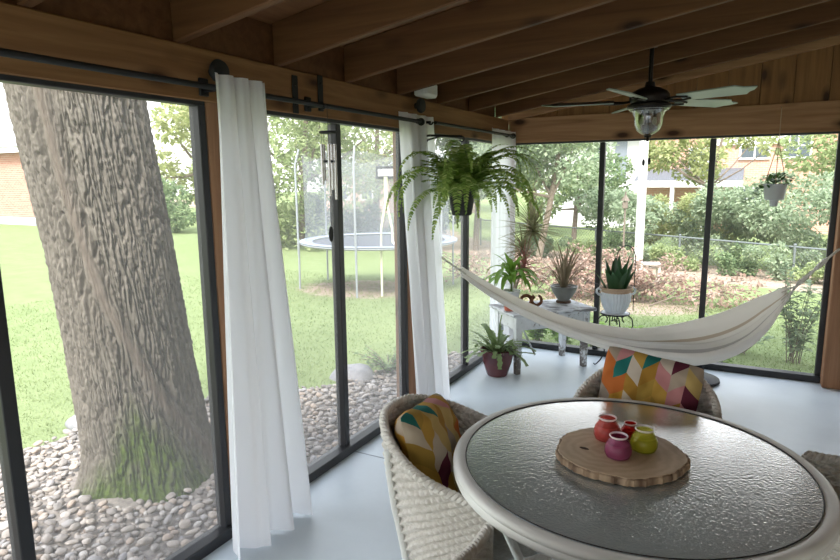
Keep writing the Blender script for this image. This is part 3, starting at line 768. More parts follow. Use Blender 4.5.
for k in range(34):
    b = MB(); a = k * 2.4; t = k / 34
    strap_leaf(b, (cx + .03 * math.cos(a) * t, cy + .03 * math.sin(a) * t, TZ + .14), a, r.uniform(.34, .50) * (1.1 - .3 * t), .010, 1.52 - .55 * t + r.uniform(-.1, .1), r.uniform(-1.25, -.5) + t * .5, n=8, fold=.5, prof=lambda t: .7 + .5 * math.sin(PI * t) - .95 * t * t)
    b.build('leaf', M['cord1'], bp, sharp=0)

# ------------------------------------------------------------------ plum pot on the floor
cx, cy = .275, -.975
pp = thing('potted_cactus', (cx, cy, 0), 'plum-glazed pot of flat-stemmed cactus on the floor in front of the weathered table', 'houseplant')
MB().lathe((cx, cy, 0), [(0, 0), (.085, 0), (.092, .01), (.125, .12), (.142, .20), (.150, .215), (.152, .235), (.142, .24), (.134, .225), (.12, .205), (0, .195)], 44).build('pot', mat('plum glaze', (.10, .035, .045), (.15, .055, .06), scale=4, rough=.22), pp)
pot_soil(pp, (cx, cy), .128, .212)
M['cactus'] = leafmat('flat cactus stem', [(0, (.09, .15, .055)), (.5, (.18, .26, .10)), (.85, (.30, .36, .18)), (1, (.36, .28, .2))], .2, .4, .4)
r = random.Random(9)
for k in range(56):
    a = k * 2.4 + r.uniform(-.3, .3); t = k / 56; b = MB()
    L = r.uniform(.18, .32); li = 1.35 - 1.0 * t + r.uniform(-.15, .15)
    if k in (0, 3): L = .34 if k == 0 else .24; li = 1.5
    # notched segments, each a little wider at its tip
    def prof(t, L=L): s_ = (t * L / .055) % 1; return .45 + .55 * math.sin(PI * min(.97, s_ * .9 + .08))
    strap_leaf(b, (cx + .07 * math.cos(a) * t, cy + .07 * math.sin(a) * t, .2), a, L, .021, li, r.uniform(-.3, 1.3) if k not in (0, 3) else -1.4, n=16, prof=prof, fold=.15)
    b.build('stem', M['cactus'], pp, sharp=0)
for k in range(7):
    b = MB(); a = r.uniform(-1.2, .8); strap_leaf(b, (cx, cy, .22), a, r.uniform(.26, .36), .0035, r.uniform(.4, .9), r.uniform(.5, 1.1), n=10, prof=lambda t: 1 - .8 * t); b.build('thin_stem', M['cactus'], pp, sharp=0)

# ------------------------------------------------------------------ iron plant stand and snake plant
cx, cy = 1.125, -.25; SZ = .493
ps = thing('plant_stand', (cx, cy, 0), 'black iron scroll-legged plant stand before the back window', 'plant stand')
b = MB(); b.tube(arc((cx, cy, SZ - .008), .125, 0, 2 * PI * 35 / 36, 36, 'xy'), .007, 6, closed=True); b.build('top_ring', M['iron'], ps)
MB().lathe((cx, cy, SZ - .006), [(0, 0), (.12, 0), (.12, .006), (0, .006)], 36).build('top_plate', M['weathered'], ps)
MB().tube(arc((cx, cy, .16), .07, 0, 2 * PI * 27 / 28, 28, 'xy'), .005, 6, closed=True).build('lower_ring', M['iron'], ps)
for k in range(4):
    a = k * PI / 2 + .45; ca, sa = math.cos(a), math.sin(a)
    def pt(r_, z_): return (cx + r_ * ca, cy + r_ * sa, z_)
    path = [(.085, .40), (.07, .415), (.066, .44), (.085, .465), (.12, .462), (.155, .43), (.165, .37), (.14, .30), (.10, .24), (.08, .18), (.085, .11), (.115, .05), (.15, .012), (.165, .006), (.175, .018)]
    lg = MB().tube([pt(*p) for p in path], .0058, 6).build('leg', M['iron'], ps)
    MB().tube([pt(.03 + .03 * math.cos(t), SZ - .05 + .03 * math.sin(t)) for t in [i * .5 for i in range(11)]], .004, 6).build('scroll', M['iron'], lg)
b = MB(); b.tube([(cx + .02 + .0 * t, cy + .08, 0) for t in ()] or [(cx - .10 + .0, cy + .125, SZ), (cx - .10, cy + .125, .95), ] , .001, 4)
b = MB()
hoop = [(cx + .055 + .085 * math.cos(t) * .884, cy + .12 + .085 * math.cos(t) * .467, .97 + .12 * math.sin(t)) for t in [PI * i / 18 for i in range(19)]]
hoop = [(hoop[0][0], hoop[0][1], SZ)] + hoop + [(hoop[-1][0], hoop[-1][1], SZ)]
b.tube(hoop, .004, 6); b.build('plant_hoop', M['iron'], ps)
sp = thing('snake_plant', (cx, cy, SZ), 'snake plant in a white ribbed two-handled pot on the iron plant stand', 'houseplant')
rib = mat('white ribbed glaze', (.60, .66, .72), (.74, .79, .83), scale=6, rough=.3)
MB().lathe((cx, cy, SZ), [(0, 0), (.076, 0), (.084, .008), (.108, .05), (.126, .11), (.130, .16), (.120, .19)], 196, ribs=28, ramp_=.028).build('pot', rib, sp)
MB().lathe((cx, cy, SZ + .188), [(.122, 0), (.125, .012), (.138, .03), (.146, .036), (.146, .046), (.136, .048), (.126, .038), (.12, .015), (0, .01)], 48).build('rim', mat('bare tan clay rim', (.42, .29, .19), (.5, .36, .25), scale=20, rough=.7), sp)
for sg in (-1, 1):
    pts = [(cx + sg * r_ * .884, cy + sg * r_ * .467, SZ + z_) for r_, z_ in ((.13, .21), (.155, .225), (.172, .21), (.172, .185), (.155, .168), (.133, .165))]
    MB().tube(pts, .011, 8).build('handle', rib, sp)
M['snake'] = leafmat('dark snake plant leaf', [(0, (.02, .065, .025)), (.6, (.035, .095, .035)), (1, (.07, .14, .05))], .12, .35, .5)
r = random.Random(14)
for k, (dx, dy, L, az, li, dp, w) in enumerate([(-.055, .0, .24, 2.6, 1.42, -1.3, .03), (-.02, .02, .30, 1.8, 1.5, -1.5, .027), (.02, -.02, .22, -1.5, 1.4, -1.3, .032), (.055, .02, .33, .45, 1.42, -1.4, .030), (.08, -.01, .22, .5, 1.2, -1.1, .027), (0, -.05, .20, -1.8, 1.3, -1.1, .03), (-.03, .05, .26, 2.2, 1.45, -1.4, .026), (-.08, -.02, .2, 3.5, 1.1, -.9, .026), (.03, .05, .24, 1.0, 1.4, -1.3, .028), (-.06, .04, .28, 2.7, 1.38, -1.3, .027), (.07, .05, .27, .8, 1.35, -1.2, .028), (.05, -.05, .23, -.6, 1.3, -1.2, .028), (-.04, -.05, .22, -2.2, 1.3, -1.2, .028), (.0, .07, .31, 1.5, 1.5, -1.5, .026)]):
    b = MB(); strap_leaf(b, (cx + dx, cy + dy, SZ + .19), az, L * 1.05, w * 1.25, li, dp, n=10, fold=.45, prof=lambda t: (.75 + .35 * math.sin(PI * t)) * (1 - t ** 4))
    b.build('leaf', M['snake'], sp, sharp=0)
for az, L, dp in ((3.4, .26, -1.0), (3.7, .24, .2)):
    b = MB(); strap_leaf(b, (cx - .07, cy - .02, SZ + .2), az, L, .012, .95 if dp < 0 else .7, dp, n=9, prof=lambda t: 1 - .85 * t)
    b.build('pale_leaf', leafmat('grey purple leaf', [(0, (.22, .22, .25)), (1, (.30, .28, .32))], .2), sp, sharp=0)

# dark pedestal base under the hammock
cx, cy = 1.81, -.40
pb = thing('pedestal_base', (cx, cy, 0), 'dark charcoal pedestal base on the floor below the hammock by the back window', 'stand')
dk = mat('charcoal lacquer', (.010, .011, .015), rough=.5, spec=.25)
MB().lathe((cx, cy, 0), [(0, 0), (.19, 0), (.205, .012), (.20, .03), (.15, .05), (.10, .062), (0, .066)], 40).build('base_disc', dk, pb)
b = MB(); b.box((cx - .04, cy + .03, .15), (.20, .2, .19), rz=.3, bev=.02); b.build('column', dk, pb, smooth=False)

# ------------------------------------------------------------------ hammock
HA, HB = Vector((.0, -1.80, 0)), Vector((2.765, -.14, 0))
hd = HB - HA; hn = Vector((-hd.y, hd.x, 0)).normalized()          # points away from the viewer's side
LOW = [(0.0, 1.19), (.03, 1.112), (.129, .861), (.226, .668), (.324, .518), (.423, .398), (.548, .307), (.649, .278), (.709, .278), (.786, .361), (.84, .52), (.883, .767), (.998, 1.105), (1.0, 1.108)]
UPP = [(0.0, 1.225), (.03, 1.157), (.153, .906), (.249, .753), (.347, .628), (.421, .575), (.47, .548), (.54, .518), (.639, .546), (.751, .64), (.862, .816), (.889, .838), (.997, 1.147), (1.0, 1.15)]
def interp(T, s):
    for (a, va), (b_, vb) in zip(T[:-1], T[1:]):
        if s <= b_:
            t = (s - a) / (b_ - a); return va + (vb - va) * t
    return T[-1][1]
def sm_interp(T, s): return sum(interp(T, max(0, min(1, s + d))) * w for d, w in ((-.04, .15), (-.02, .2), (0, .3), (.02, .2), (.04, .15)))
hm = thing('hammock', (1.4, -1.05, .3), 'off-white cotton hammock slung across the porch from the left post to the right post', 'hammock')
rh = random.Random(2); hph = [rh.uniform(0, 6.28) for _ in range(8)]
S0, S1 = .085, .884
def hfn(u, v):
    """u along the hammock, v across: 0 the near edge, 1 the far edge"""
    s = S0 + (S1 - S0) * u
    lo, up = sm_interp(LOW, s), sm_interp(UPP, s); d = max(.014, up - lo)
    W = min(.25, .012 + 1.15 * max(0, d - .03)) * min(1, (1.04 - u) / .34) ** .8 * min(1, (u + .02) / .5)
    a = PI * (1.05 - 1.1 * v)                                # U section
    wx = math.cos(a) * W                                     # across, near edge negative
    rise_far, rise_near = max(.012, d * 1.0 - W * .25), d * .40
    prof = (1 - math.sin(max(0, min(PI, PI * v)))) ** 1.1
    z = lo + .004 + (rise_far if v < .5 else rise_near) * prof
    env = math.sin(PI * max(0, min(1, (s - .05) / .85))) ** .6
    taper = 1 if u < .9 else 1
    f1 = abs(math.sin(PI * 4.2 * v + hph[0] + 1.1 * math.sin(2.6 * u + hph[3]))); f2 = abs(math.sin(PI * 7.1 * v + hph[1] + 1.6 * u))
    rp = (f1 * .8 + f2 * .5 - .6) * min(.065, d * .30) * env * min(1, 3.2 * (1 - v) + .15, 3.2 * v + .15)
    p = HA + hd * s - hn * (wx * 1.0) * (1)
    p = HA + hd * s + hn * (-wx)
    # wx runs +W .. -W as a goes PI*1.05 .. so the near edge is towards the viewer
    return (p.x, p.y, z + rp)
b = MB(); b.grid(lambda u, v: hfn(u, 1 - v), 120, 90); bed = b.build('fabric_bed', M['hammock'], hm, sharp=0)
md = bed.modifiers.new('thickness', 'SOLIDIFY'); md.thickness = .004
def stripe(vc, w, m_, name):
    MB().grid(lambda u, v: tuple(Vector(hfn(u, 1 - (vc + (v - .5) * w))) + Vector((0, 0, .0032))), 120, 6).build(name, m_, hm, sharp=0)
tan = cloth('tan woven stripe', (.64, .55, .45), .2); lt = cloth('grey woven stripe', (.62, .60, .58), .2)
stripe(.16, .02, tan, 'woven_stripe'); stripe(.62, .03, lt, 'woven_stripe'); stripe(.80, .02, tan, 'woven_stripe'); stripe(.40, .016, lt, 'woven_stripe')
def hp_(s, off=0., dz_=0.): return tuple(HA + hd * s + hn * off + Vector((0, 0, (interp(LOW, s) + interp(UPP, s)) / 2 + dz_)))
for sgn, k in ((1, 0), (1, 1), (1, 2), (1, 3)):
    o_ = (k - 1.5)
    MB().tube([hp_(.0, o_ * .004), hp_(.045, o_ * .006), hp_(.095, o_ * .009)], .008, 6).build('left_cord', M['cord'], hm)
for k in range(6):
    o_ = k - 2.5
    MB().tube([tuple(Vector(hfn(.985, (k + .5) / 6)) + Vector((0, 0, .002))), hp_(.91, o_ * .005, o_ * .004), hp_(.95, o_ * .002), hp_(.985), ], .0055, 6).build('right_cord', M['cord'], hm)
MB().tube([hp_(.945), hp_(.955), hp_(.967), hp_(.975)], [.012, .02, .019, .011], 10).build('knot', M['cord'], hm)
MB().tube([hp_(.97), hp_(1.0), tuple(HB + Vector((.06, .05, 1.15)))], .009, 8).build('right_loop', M['cord'], hm)
MB().tube([hp_(.0), (.012, -1.84, 1.24), (-.004, -1.94, 1.31), (-.03, -1.95, 1.31)], .009, 8).build('left_loop', M['cord'], hm)

# ------------------------------------------------------------------ round patio table
TCX, TCY, TR = 1.797, -3.735, .61; TT = .735
rt = thing('patio_table', (TCX, TCY, 0), 'round patio table with a rippled glass top and pale metal rim', 'table')
cream = mat('pale cream powder coat', (.68, .69, .66), (.74, .75, .72), scale=5, rough=.4)
prof = [(TR - .045, TT - .012), (TR - .045, TT - .004), (TR - .03, TT + .001), (TR - .012, TT + .001), (TR - .003, TT - .006), (TR, TT - .014), (TR - .004, TT - .022), (TR - .007, TT - .026), (TR - .004, TT - .031), (TR - .001, TT - .040), (TR - .004, TT - .049), (TR - .009, TT - .052), (TR - .045, TT - .052), (TR - .045, TT - .012)]
b = MB(); b.lathe((TCX, TCY, 0), prof, 128); b.f = [f for f in b.f if len(f) == 4]; b.build('rim', cream, rt, sharp=50)
MB().lathe((TCX, TCY, TT), [(TR - .047, -.0005), (TR - .045, .0025), (TR - .043, -.0005)], 128, cap=False).build('rim_gasket', M['ironmatte'], rt)
def table_glass():
    m, nt, out = newmat('rippled table glass')
    tc = N(nt, 'ShaderNodeTexCoord')
    nz = N(nt, 'ShaderNodeTexNoise', Scale=130, Detail=2, Roughness=.5, Distortion=.3); nt.links.new(tc.outputs['Object'], nz.inputs['Vector'])
    bp_ = bump(nt, nz.outputs['Fac'], .24, .004)
    g = N(nt, 'ShaderNodeBsdfGlossy', Roughness=.2, Color=(.95, .97, .97, 1)); nt.links.new(bp_.outputs[0], g.inputs['Normal'])
    rf_ = N(nt, 'ShaderNodeBsdfRefraction', Roughness=.3, IOR=1.12, Color=(.80, .86, .85, 1)); nt.links.new(bp_.outputs[0], rf_.inputs['Normal'])
    df = N(nt, 'ShaderNodeBsdfDiffuse', Color=(.47, .58, .62, 1)); nt.links.new(bp_.outputs[0], df.inputs['Normal'])
    m1 = N(nt, 'ShaderNodeMixShader', Fac=.62); nt.links.new(rf_.outputs[0], m1.inputs[1]); nt.links.new(df.outputs[0], m1.inputs[2])
    fr = N(nt, 'ShaderNodeFresnel', IOR=1.62); nt.links.new(bp_.outputs[0], fr.inputs['Normal'])
    ml = N(nt, 'ShaderNodeMath', _operation='MULTIPLY_ADD', _use_clamp=True); ml.inputs[1].default_value = 4.2; ml.inputs[2].default_value = .03
    nt.links.new(fr.outputs[0], ml.inputs[0])
    mx = N(nt, 'ShaderNodeMixShader'); nt.links.new(ml.outputs[0], mx.inputs[0]); nt.links.new(m1.outputs[0], mx.inputs[1]); nt.links.new(g.outputs[0], mx.inputs[2])
    nt.links.new(mx.outputs[0], out.inputs[0]); return m
MB().lathe((TCX, TCY, TT - .007), [(0, 0), (TR - .044, 0), (TR - .044, .006), (0, .006)], 96).build('glass_top', table_glass(), rt, sharp=30)
for k in range(4):
    a = PI / 4 + .14 + k * PI / 2; ca, sa = math.cos(a), math.sin(a)
    MB().tube([(TCX + r_ * ca, TCY + r_ * sa, z_) for r_, z_ in ((TR - .05, TT - .045), (.50, .60), (.42, .42), (.38, .25), (.40, .10), (.44, .0))], .015, 10).build('leg', cream, rt)
b = MB(); b.tube(arc((TCX, TCY, .30), .385, 0, 2 * PI * 47 / 48, 48, 'xy'), .009, 8, closed=True); b.build('stretcher_ring', cream, rt)

# wood slab
cx, cy = 1.767, -3.742
def slabwob(a): return 1 + .03 * math.sin(2 * a + .6) + .018 * math.sin(5 * a + 1) + .012 * math.sin(9 * a) + .006 * math.sin(23 * a)
sw = thing('wood_slab', (cx, cy, TT + .001), 'oval slice of pale wood with bark edge on the glass table', 'serving board')
def slab_mat():
    m, nt, out = newmat('sawn slice of wood'); p = N(nt, 'ShaderNodeBsdfPrincipled', Roughness=.6)
    tc = N(nt, 'ShaderNodeTexCoord'); mp = N(nt, 'ShaderNodeMapping', Location=(.05, .02, 0), Scale=(1, 1.1, 0)); nt.links.new(tc.outputs['Object'], mp.inputs[0])
    w = N(nt, 'ShaderNodeTexWave', _wave_type='RINGS', _rings_direction='SPHERICAL', Scale=9, Distortion=5., Detail=4); w.inputs['Detail Scale'].default_value = 2
    nt.links.new(mp.outputs[0], w.inputs['Vector'])
    r_ = ramp(nt, w.outputs['Fac'], [(0, (.47, .36, .235)), (1, (.54, .42, .285))])
    n2 = N(nt, 'ShaderNodeTexNoise', Scale=9, Detail=5); nt.links.new(tc.outputs['Object'], n2.inputs['Vector'])
    mx = N(nt, 'ShaderNodeMix', _data_type='RGBA', _blend_type='MULTIPLY'); mx.inputs['Factor'].default_value = .6
    r2 = ramp(nt, n2.outputs['Fac'], [(.3, (.75, .72, .7)), (.7, (1.1, 1.08, 1.05))]); nt.links.new(r_.outputs[0], mx.inputs['A']); nt.links.new(r2.outputs[0], mx.inputs['B'])
    nt.links.new(mx.outputs['Result'], p.inputs['Base Color']); nt.links.new(p.outputs[0], out.inputs[0]); return m
b = MB(); b.lathe((cx, cy, TT + .001), [(0, .0), (.195, 0), (.203, .003), (.206, .024), (.203, .028), (0, .028)], 120, wob=slabwob); b.build('slice', slab_mat(), sw, sharp=35)
barkm = mat('bark edge', (.12, .075, .045), (.42, .31, .2), scale=26, stretch=(1, 1, .15), bumps=.8, rough=.9)
def bkw(a): return slabwob(a) * (1 + .008 * math.sin(41 * a) + .006 * math.sin(67 * a + 1))
b = MB(); b.lathe((cx, cy, TT + .001), [(.204, .001), (.211, .004), (.213, .014), (.211, .024), (.205, .027)], 240, wob=bkw); b.f = [f for f in b.f if len(f) == 4]; b.build('bark_edge', barkm, sw)
b = MB(); b.lathe((0, 0, 0), [(0, .002), (.010, .0012), (.016, 0)], 16); b.v = [(cx - .115 + p[0] * 1.3 * .8 + p[1] * .3, cy - .04 + p[1] * .5 - p[0] * .35, TT + .0292 + p[2]) for p in b.v]; b.build('knot_hole', mat('dark knot', (.045, .025, .015), rough=.8), sw)

# jars
JZ = TT + .029
def jar(x, y, s, col, wax, label, h=1.):
    t = thing('candle_jar', (x, y, JZ), label, 'jar', 'coloured glass jars on the wood slab')
    pr = [(0, 0), (.030, 0), (.037, .004), (.042, .016), (.043, .03), (.038, .045), (.029, .058), (.026, .064), (.027, .070)]
    pr = [(r_ * s, z_ * s * h) for r_, z_ in pr]; inn = [((r_ - .003) * s if r_ > .004 else 0, z_) for r_, z_ in ((r2 / s, z2) for r2, z2 in pr[1:])][::-1]
    g, nt, out = newmat('tinted jar glass')
    t1 = N(nt, 'ShaderNodeBsdfTransparent', Color=rgba(col)); p1 = N(nt, 'ShaderNodeBsdfPrincipled', Roughness=.07); p1.inputs['Base Color'].default_value = rgba(wax)
    mx = N(nt, 'ShaderNodeMixShader', Fac=.34); nt.links.new(t1.outputs[0], mx.inputs[1]); nt.links.new(p1.outputs[0], mx.inputs[2]); nt.links.new(mx.outputs[0], out.inputs[0])
    MB().lathe((x, y, JZ), pr + inn + [(0, .006 * s)], 40).build('jar_body', g, t)
    MB().lathe((x, y, JZ + .070 * s * h), [(.027 * s, -.002), (.029 * s, .001), (.0295 * s, .003 * s), (.028 * s, .005 * s), (.0255 * s, .003 * s), (.0255 * s, -.002)], 40, cap=False).build('rim', mat('pale jar lip', (.72, .66, .66), rough=.15), t)
    wp = [(r_ * .95 - .0022, z_ + .002) for r_, z_ in pr[1:6]]
    MB().lathe((x, y, JZ), [(0, .003)] + wp + [(0, wp[-1][1] - .002)], 32).build('candle_wax', mat('coloured wax', wax, rough=.45), t)
    return t
jar(1.707, -3.672, 1.10, (.88, .45, .42), (.62, .16, .14), 'red glass candle jar at the back left on the wood slab', 1.05)
jar(1.768, -3.798, 1.05, (.78, .45, .60), (.40, .12, .23), 'purple glass candle jar at the front of the wood slab')
jar(1.838, -3.705, 1.08, (.85, .84, .40), (.46, .45, .05), 'yellow-green glass candle jar at the right on the wood slab')
jar(1.778, -3.618, .78, (.80, .12, .10), (.62, .05, .04), 'small bright red candle jar half hidden behind the others on the wood slab')

# ------------------------------------------------------------------ wicker chairs
def wicker_mat():
    m, nt, out = newmat('woven resin wicker'); p = N(nt, 'ShaderNodeBsdfPrincipled', Roughness=.5)
    tc = N(nt, 'ShaderNodeTexCoord'); nz = N(nt, 'ShaderNodeTexNoise', Scale=70, Detail=3); nt.links.new(tc.outputs['Object'], nz.inputs['Vector'])
    r_ = ramp(nt, nz.outputs['Fac'], [(.3, (.52, .49, .44)), (.7, (.68, .66, .615))]); nt.links.new(r_.outputs[0], p.inputs['Base Color'])
    nt.links.new(p.outputs[0], out.inputs[0]); return m
WM = wicker_mat()
def uplan(t, sc=1.):
    """plan of the tub shell in chair space (front is +x); t 0..1 from the left arm's front round the back to the right arm's front"""
    R0, arm = .295, .19; tot = 2 * arm + PI * R0; d = t * tot
    if d < arm: x, y, nx, ny = arm - d, R0, 0, 1
    elif d > tot - arm: x, y, nx, ny = d - (tot - arm), -R0, 0, -1
    else:
        a = (d - arm) / R0; nx, ny = -math.sin(a), math.cos(a); x, y = R0 * nx, R0 * ny
    return (x * sc, y * sc, nx, ny)
def rimz(t):
    k = abs(t - .5) * 2; return .655 + .155 * (1 - sstep(.10, .92, k))
def shell_pt(t, v, off=0.):
    zr = rimz(t); z = .30 + (zr - .30) * v
    sc = .80 + .20 * (1 - (1 - v) ** 2.0); x, y, nx, ny = uplan(t, sc)
    lean = -.035 * v * (1 - abs(t - .5) * 2)
    return (x + nx * off + lean, y + ny * off, z)
def make_chair():
    c = thing('wicker_chair', (0, 0, 0), world=False)
    NR, NV = 62, 26; su, sv = 4, 4; nu, nv = NR * su + 1, NV * sv + 1
    for side in (0,):
        b = MB()
        def sfn(u, v, o):
            i = u * NR; j = v * NV; jj = int(min(NV - 1, j)); ph = 1 if jj % 2 else -1
            strand = math.sin(PI * (j - jj)) ** .6
            return shell_pt(u, v, o + .0105 * ph * math.cos(PI * i) * strand - (.009 if o > 0 else -.009) * (1 - strand))
        b.grid(lambda u, v: sfn(u, v, .006), nu, nv)
        k0 = len(b.f)
        b.grid(lambda u, v: sfn(1 - u, v, -.006), nu, nv)
        b.build('woven_shell', WM, c, sharp=0)
    # braided rim: two strands twisted round the edge
    n = 260
    for q in range(2):
        pts = []
        for i in range(n):
            t = i / (n - 1); x, y, z = shell_pt(t, 1.0); _, _, nx, ny = uplan(t); a = 2 * PI * 34 * t + q * PI
            pts.append((x + nx * .009 * math.cos(a), y + ny * .009 * math.cos(a), z + .004 + .008 * math.sin(a)))
        MB().tube(pts, .0105, 6).build('rim_braid', WM, c)
    for t in (0., 1.):
        MB().tube([shell_pt(t, v / 10) for v in range(11)], .013, 8).build('arm_end', WM, c)
    # woven seat
    def seat(u, v):
        a = 2 * PI * u; rr = v; x = .245 * math.cos(a) * rr; y = .245 * math.sin(a) * rr
        x = (x * 1.0 + .03) + (.06 * max(0, math.cos(a)) * rr)
        return (x, y, .415 - .012 * (1 - rr * rr) + .003 * math.sin(90 * x) * math.sin(90 * y))
    b = MB(); b.grid(lambda u, v: seat(u, max(.001, v)), 96, 40, closed_u=True)
    b.build('seat', WM, c, sharp=0)
    b = MB(); b.grid(lambda u, v: tuple(Vector(seat(u, 1.)) * Vector((1, 1, 0)).length * 0 + Vector((seat(u, 1)[0], seat(u, 1)[1], .415 - .06 * v))), 96, 6, closed_u=True); b.build('seat_band', WM, c, sharp=0)
    # metal legs
    for t in (.30, .70):
        x, y, z = shell_pt(t, .97, .016); _, _, nx, ny = uplan(t)
        pts = [shell_pt(t, v, .017) for v in (.97, .75, .5, .25)]
        x2, y2, _z = shell_pt(t, .0, .02)
        pts += [(x2 * 1.0, y2 * 1.0, .26), (x2 * 1.03, y2 * 1.03, .14), (x2 * 1.12, y2 * 1.12, .0)]
        MB().tube(pts, .0125, 10).build('leg', cream, c)
    for sg in (-1, 1):
        MB().tube([(.22, .215 * sg, .41), (.235, .225 * sg, .25), (.26, .235 * sg, .0)], .0125, 10).build('leg', cream, c)
    MB().tube([(.235, -.225, .27), (.235, .225, .27)], .008, 8).build('stretcher', cream, c)
    return c
chair0 = make_chair()
CH = [((1.235, -3.83, 0), .03, 'pale wicker tub chair on the left of the glass table, its pillow seen edge-on'),
      ((1.755, -3.10, 0), -PI / 2 - .04, 'pale wicker tub chair across the table with its back to the hammock'),
      ((2.525, -3.54, 0), PI - .08, 'pale wicker tub chair cut off by the right edge of the photo, at the table'),
      ((1.775, -4.42, 0), PI / 2 + .03, 'pale wicker tub chair pushed under the near edge of the glass table')]
for i, (loc, rz, lab) in enumerate(CH):
    c = chair0 if i == 0 else copy_tree(chair0)
    c.location = loc; c.rotation_euler = (0, 0, rz); tag(c, lab, 'chair', 'wicker chairs around the glass table')

# chevron pillows
def pillow_mat():
    m, nt, out = newmat('chevron patterned cotton'); p = N(nt, 'ShaderNodeBsdfPrincipled', Roughness=.85); p.inputs['Specular IOR Level'].default_value = .15
    uv = N(nt, 'ShaderNodeUVMap'); sx = N(nt, 'ShaderNodeSeparateXYZ'); nt.links.new(uv.outputs[0], sx.inputs[0])
    def mth(op, a, b_=None, c_=None):
        n = N(nt, 'ShaderNodeMath', _operation=op)
        for k, q in enumerate((a, b_, c_)):
            if q is None: continue
            if isinstance(q, (int, float)): n.inputs[k].default_value = q
            else: nt.links.new(q, n.inputs[k])
        return n.outputs[0]
    u = mth('MULTIPLY', sx.outputs[0], 7.0); ci = mth('FLOOR', u); fu = mth('FRACT', u)
    par = mth('MODULO', ci, 2.0); sg = mth('MULTIPLY_ADD', par, 2.0, -1.0)
    sh = mth('MULTIPLY', mth('SUBTRACT', fu, .5), sg)
    v = mth('MULTIPLY_ADD', sx.outputs[1], 5.5, mth('MULTIPLY', sh, .7)); ri = mth('FLOOR', v)
    cb = N(nt, 'ShaderNodeCombineXYZ'); nt.links.new(ci, cb.inputs[0]); nt.links.new(ri, cb.inputs[1]); cb.inputs[2].default_value = 3.7
    wn = N(nt, 'ShaderNodeTexWhiteNoise', _noise_dimensions='3D'); nt.links.new(cb.outputs[0], wn.inputs['Vector'])
    cols = [(.40, .215, .03), (.50, .43, .33), (.33, .27, .205), (.47, .29, .06), (.50, .23, .23), (.12, .025, .045), (.36, .20, .035), (.02, .16, .14), (.45, .13, .03), (.56, .50, .41), (.37, .24, .05), (.42, .35, .27), (.50, .37, .14), (.30, .25, .20)]
    r_ = ramp(nt, wn.outputs['Value'], [(k / len(cols), c) for k, c in enumerate(cols)], 'CONSTANT')
    nt.links.new(r_.outputs[0], p.inputs['Base Color']); nt.links.new(p.outputs[0], out.inputs[0]); return m
PM = pillow_mat()
def pillow(label, loc, rot, w, h, t, seed):
    r_ = random.Random(seed); o_ = (r_.uniform(0, 50), r_.uniform(0, 50), r_.uniform(0, 50))
    b = MB(); n = 41; uvs = []
    def fn(u, v, sg):
        x, y = u * 2 - 1, v * 2 - 1; e = max(0, (1 - abs(x) ** 2.6)) ** .5 * max(0, (1 - abs(y) ** 2.6)) ** .5
        px = x * (1 - .03 * (1 - abs(y)) - .05 * abs(y) ** 5); py = y * (1 - .03 * (1 - abs(x)) - .05 * abs(x) ** 5)
        wr = noise.noise(Vector((x * 2.2 + o_[0], y * 2.2 + o_[1], sg + o_[2]))) * .024 + noise.noise(Vector((x * 5 + o_[1], y * 5, sg * 2 + o_[0]))) * .013
        return (px * w / 2, sg * t * .5 * e + wr * min(1, e * 1.5) - .0 , py * h / 2 + .02 * e * noise.noise(Vector((x * 3 + o_[2], 1.5, sg))) )
    b.grid(lambda u, v: fn(u, v, -1), n, n); b.grid(lambda u, v: fn(1 - u, v, 1), n, n)
    c = b.build('throw_pillow', PM, smooth=True, sharp=0)
    me = c.data; uvl = me.uv_layers.new(name='UVMap'); k = 0
    for pl in me.polygons:
        for li in pl.loop_indices:
            vi = me.loops[li].vertex_index; q = vi % (n * n); uvl.data[li].uv = ((q % n) / (n - 1) + (seed % 7) * 3, (q // n) / (n - 1) + (seed % 5) * 2)
    c.location = loc; c.rotation_euler = rot
    return tag(c, label, 'pillow', 'chevron pillows on the wicker chairs')
pillow('chevron pillow in mustard, pink and teal leaning in the left wicker chair', (1.075, -3.81, .615), Euler((math.radians(-17), math.radians(7), math.radians(90 + 8))), .45, .45, .20, 3)
pillow('chevron pillow leaning in the far wicker chair, below the hammock', (1.75, -2.985, .68), Euler((math.radians(-12), math.radians(6), math.radians(-6))), .44, .44, .16, 12)
pillow('chevron pillow in the wicker chair at the right edge of the photo', (2.60, -3.60, .60), Euler((math.radians(-20), 0, math.radians(-95))), .42, .42, .14, 26)

# ------------------------------------------------------------------ the garden: ground
def ground():
    xs = np.concatenate([np.linspace(-60, -14, 24), np.linspace(-13.5, 6, 80), np.linspace(6.5, 40, 24)]); ys = np.concatenate([np.linspace(-30, -8, 12), np.linspace(-7.5, 16, 95), np.linspace(17, 70, 22)])
    b = MB(); nx, ny = len(xs), len(ys)
    b.add([(x, y, gz(x, y)) for y in ys for x in xs], [])
    def inside(i, j): return xs[i] > -.05 and xs[i + 1] < 4.5 and ys[j] > -8.3 and ys[j + 1] < -.05
    b.f = [(j * nx + i, j * nx + i + 1, (j + 1) * nx + i + 1, (j + 1) * nx + i) for j in range(ny - 1) for i in range(nx - 1) if not inside(i, j)]
    o = b.build('lawn', M['lawn'], sharp=0)
    at = o.data.attributes.new('earth', 'FLOAT', 'POINT'); vals = []
    for p in b.v:
        x, y = p[0], p[1]; e = 0.
        yb = 13.05 + (x + 4.25) * -.496                                   # the back fence line
        e = max(e, sstep(-3.0, -1.6, y - yb) * sstep(3, 1, y - yb))
        d = math.hypot(x + 3.6, (y - 3.0)); e = max(e, .75 * sstep(2.0, .6, d))
        e = max(e, .8 * sstep(1.6, .5, math.hypot((x - .3) / 1.4, y - 3.6)))
        vals.append(e)
    at.data.foreach_set('value', vals); tag(o, kind='structure'); return o
ground()
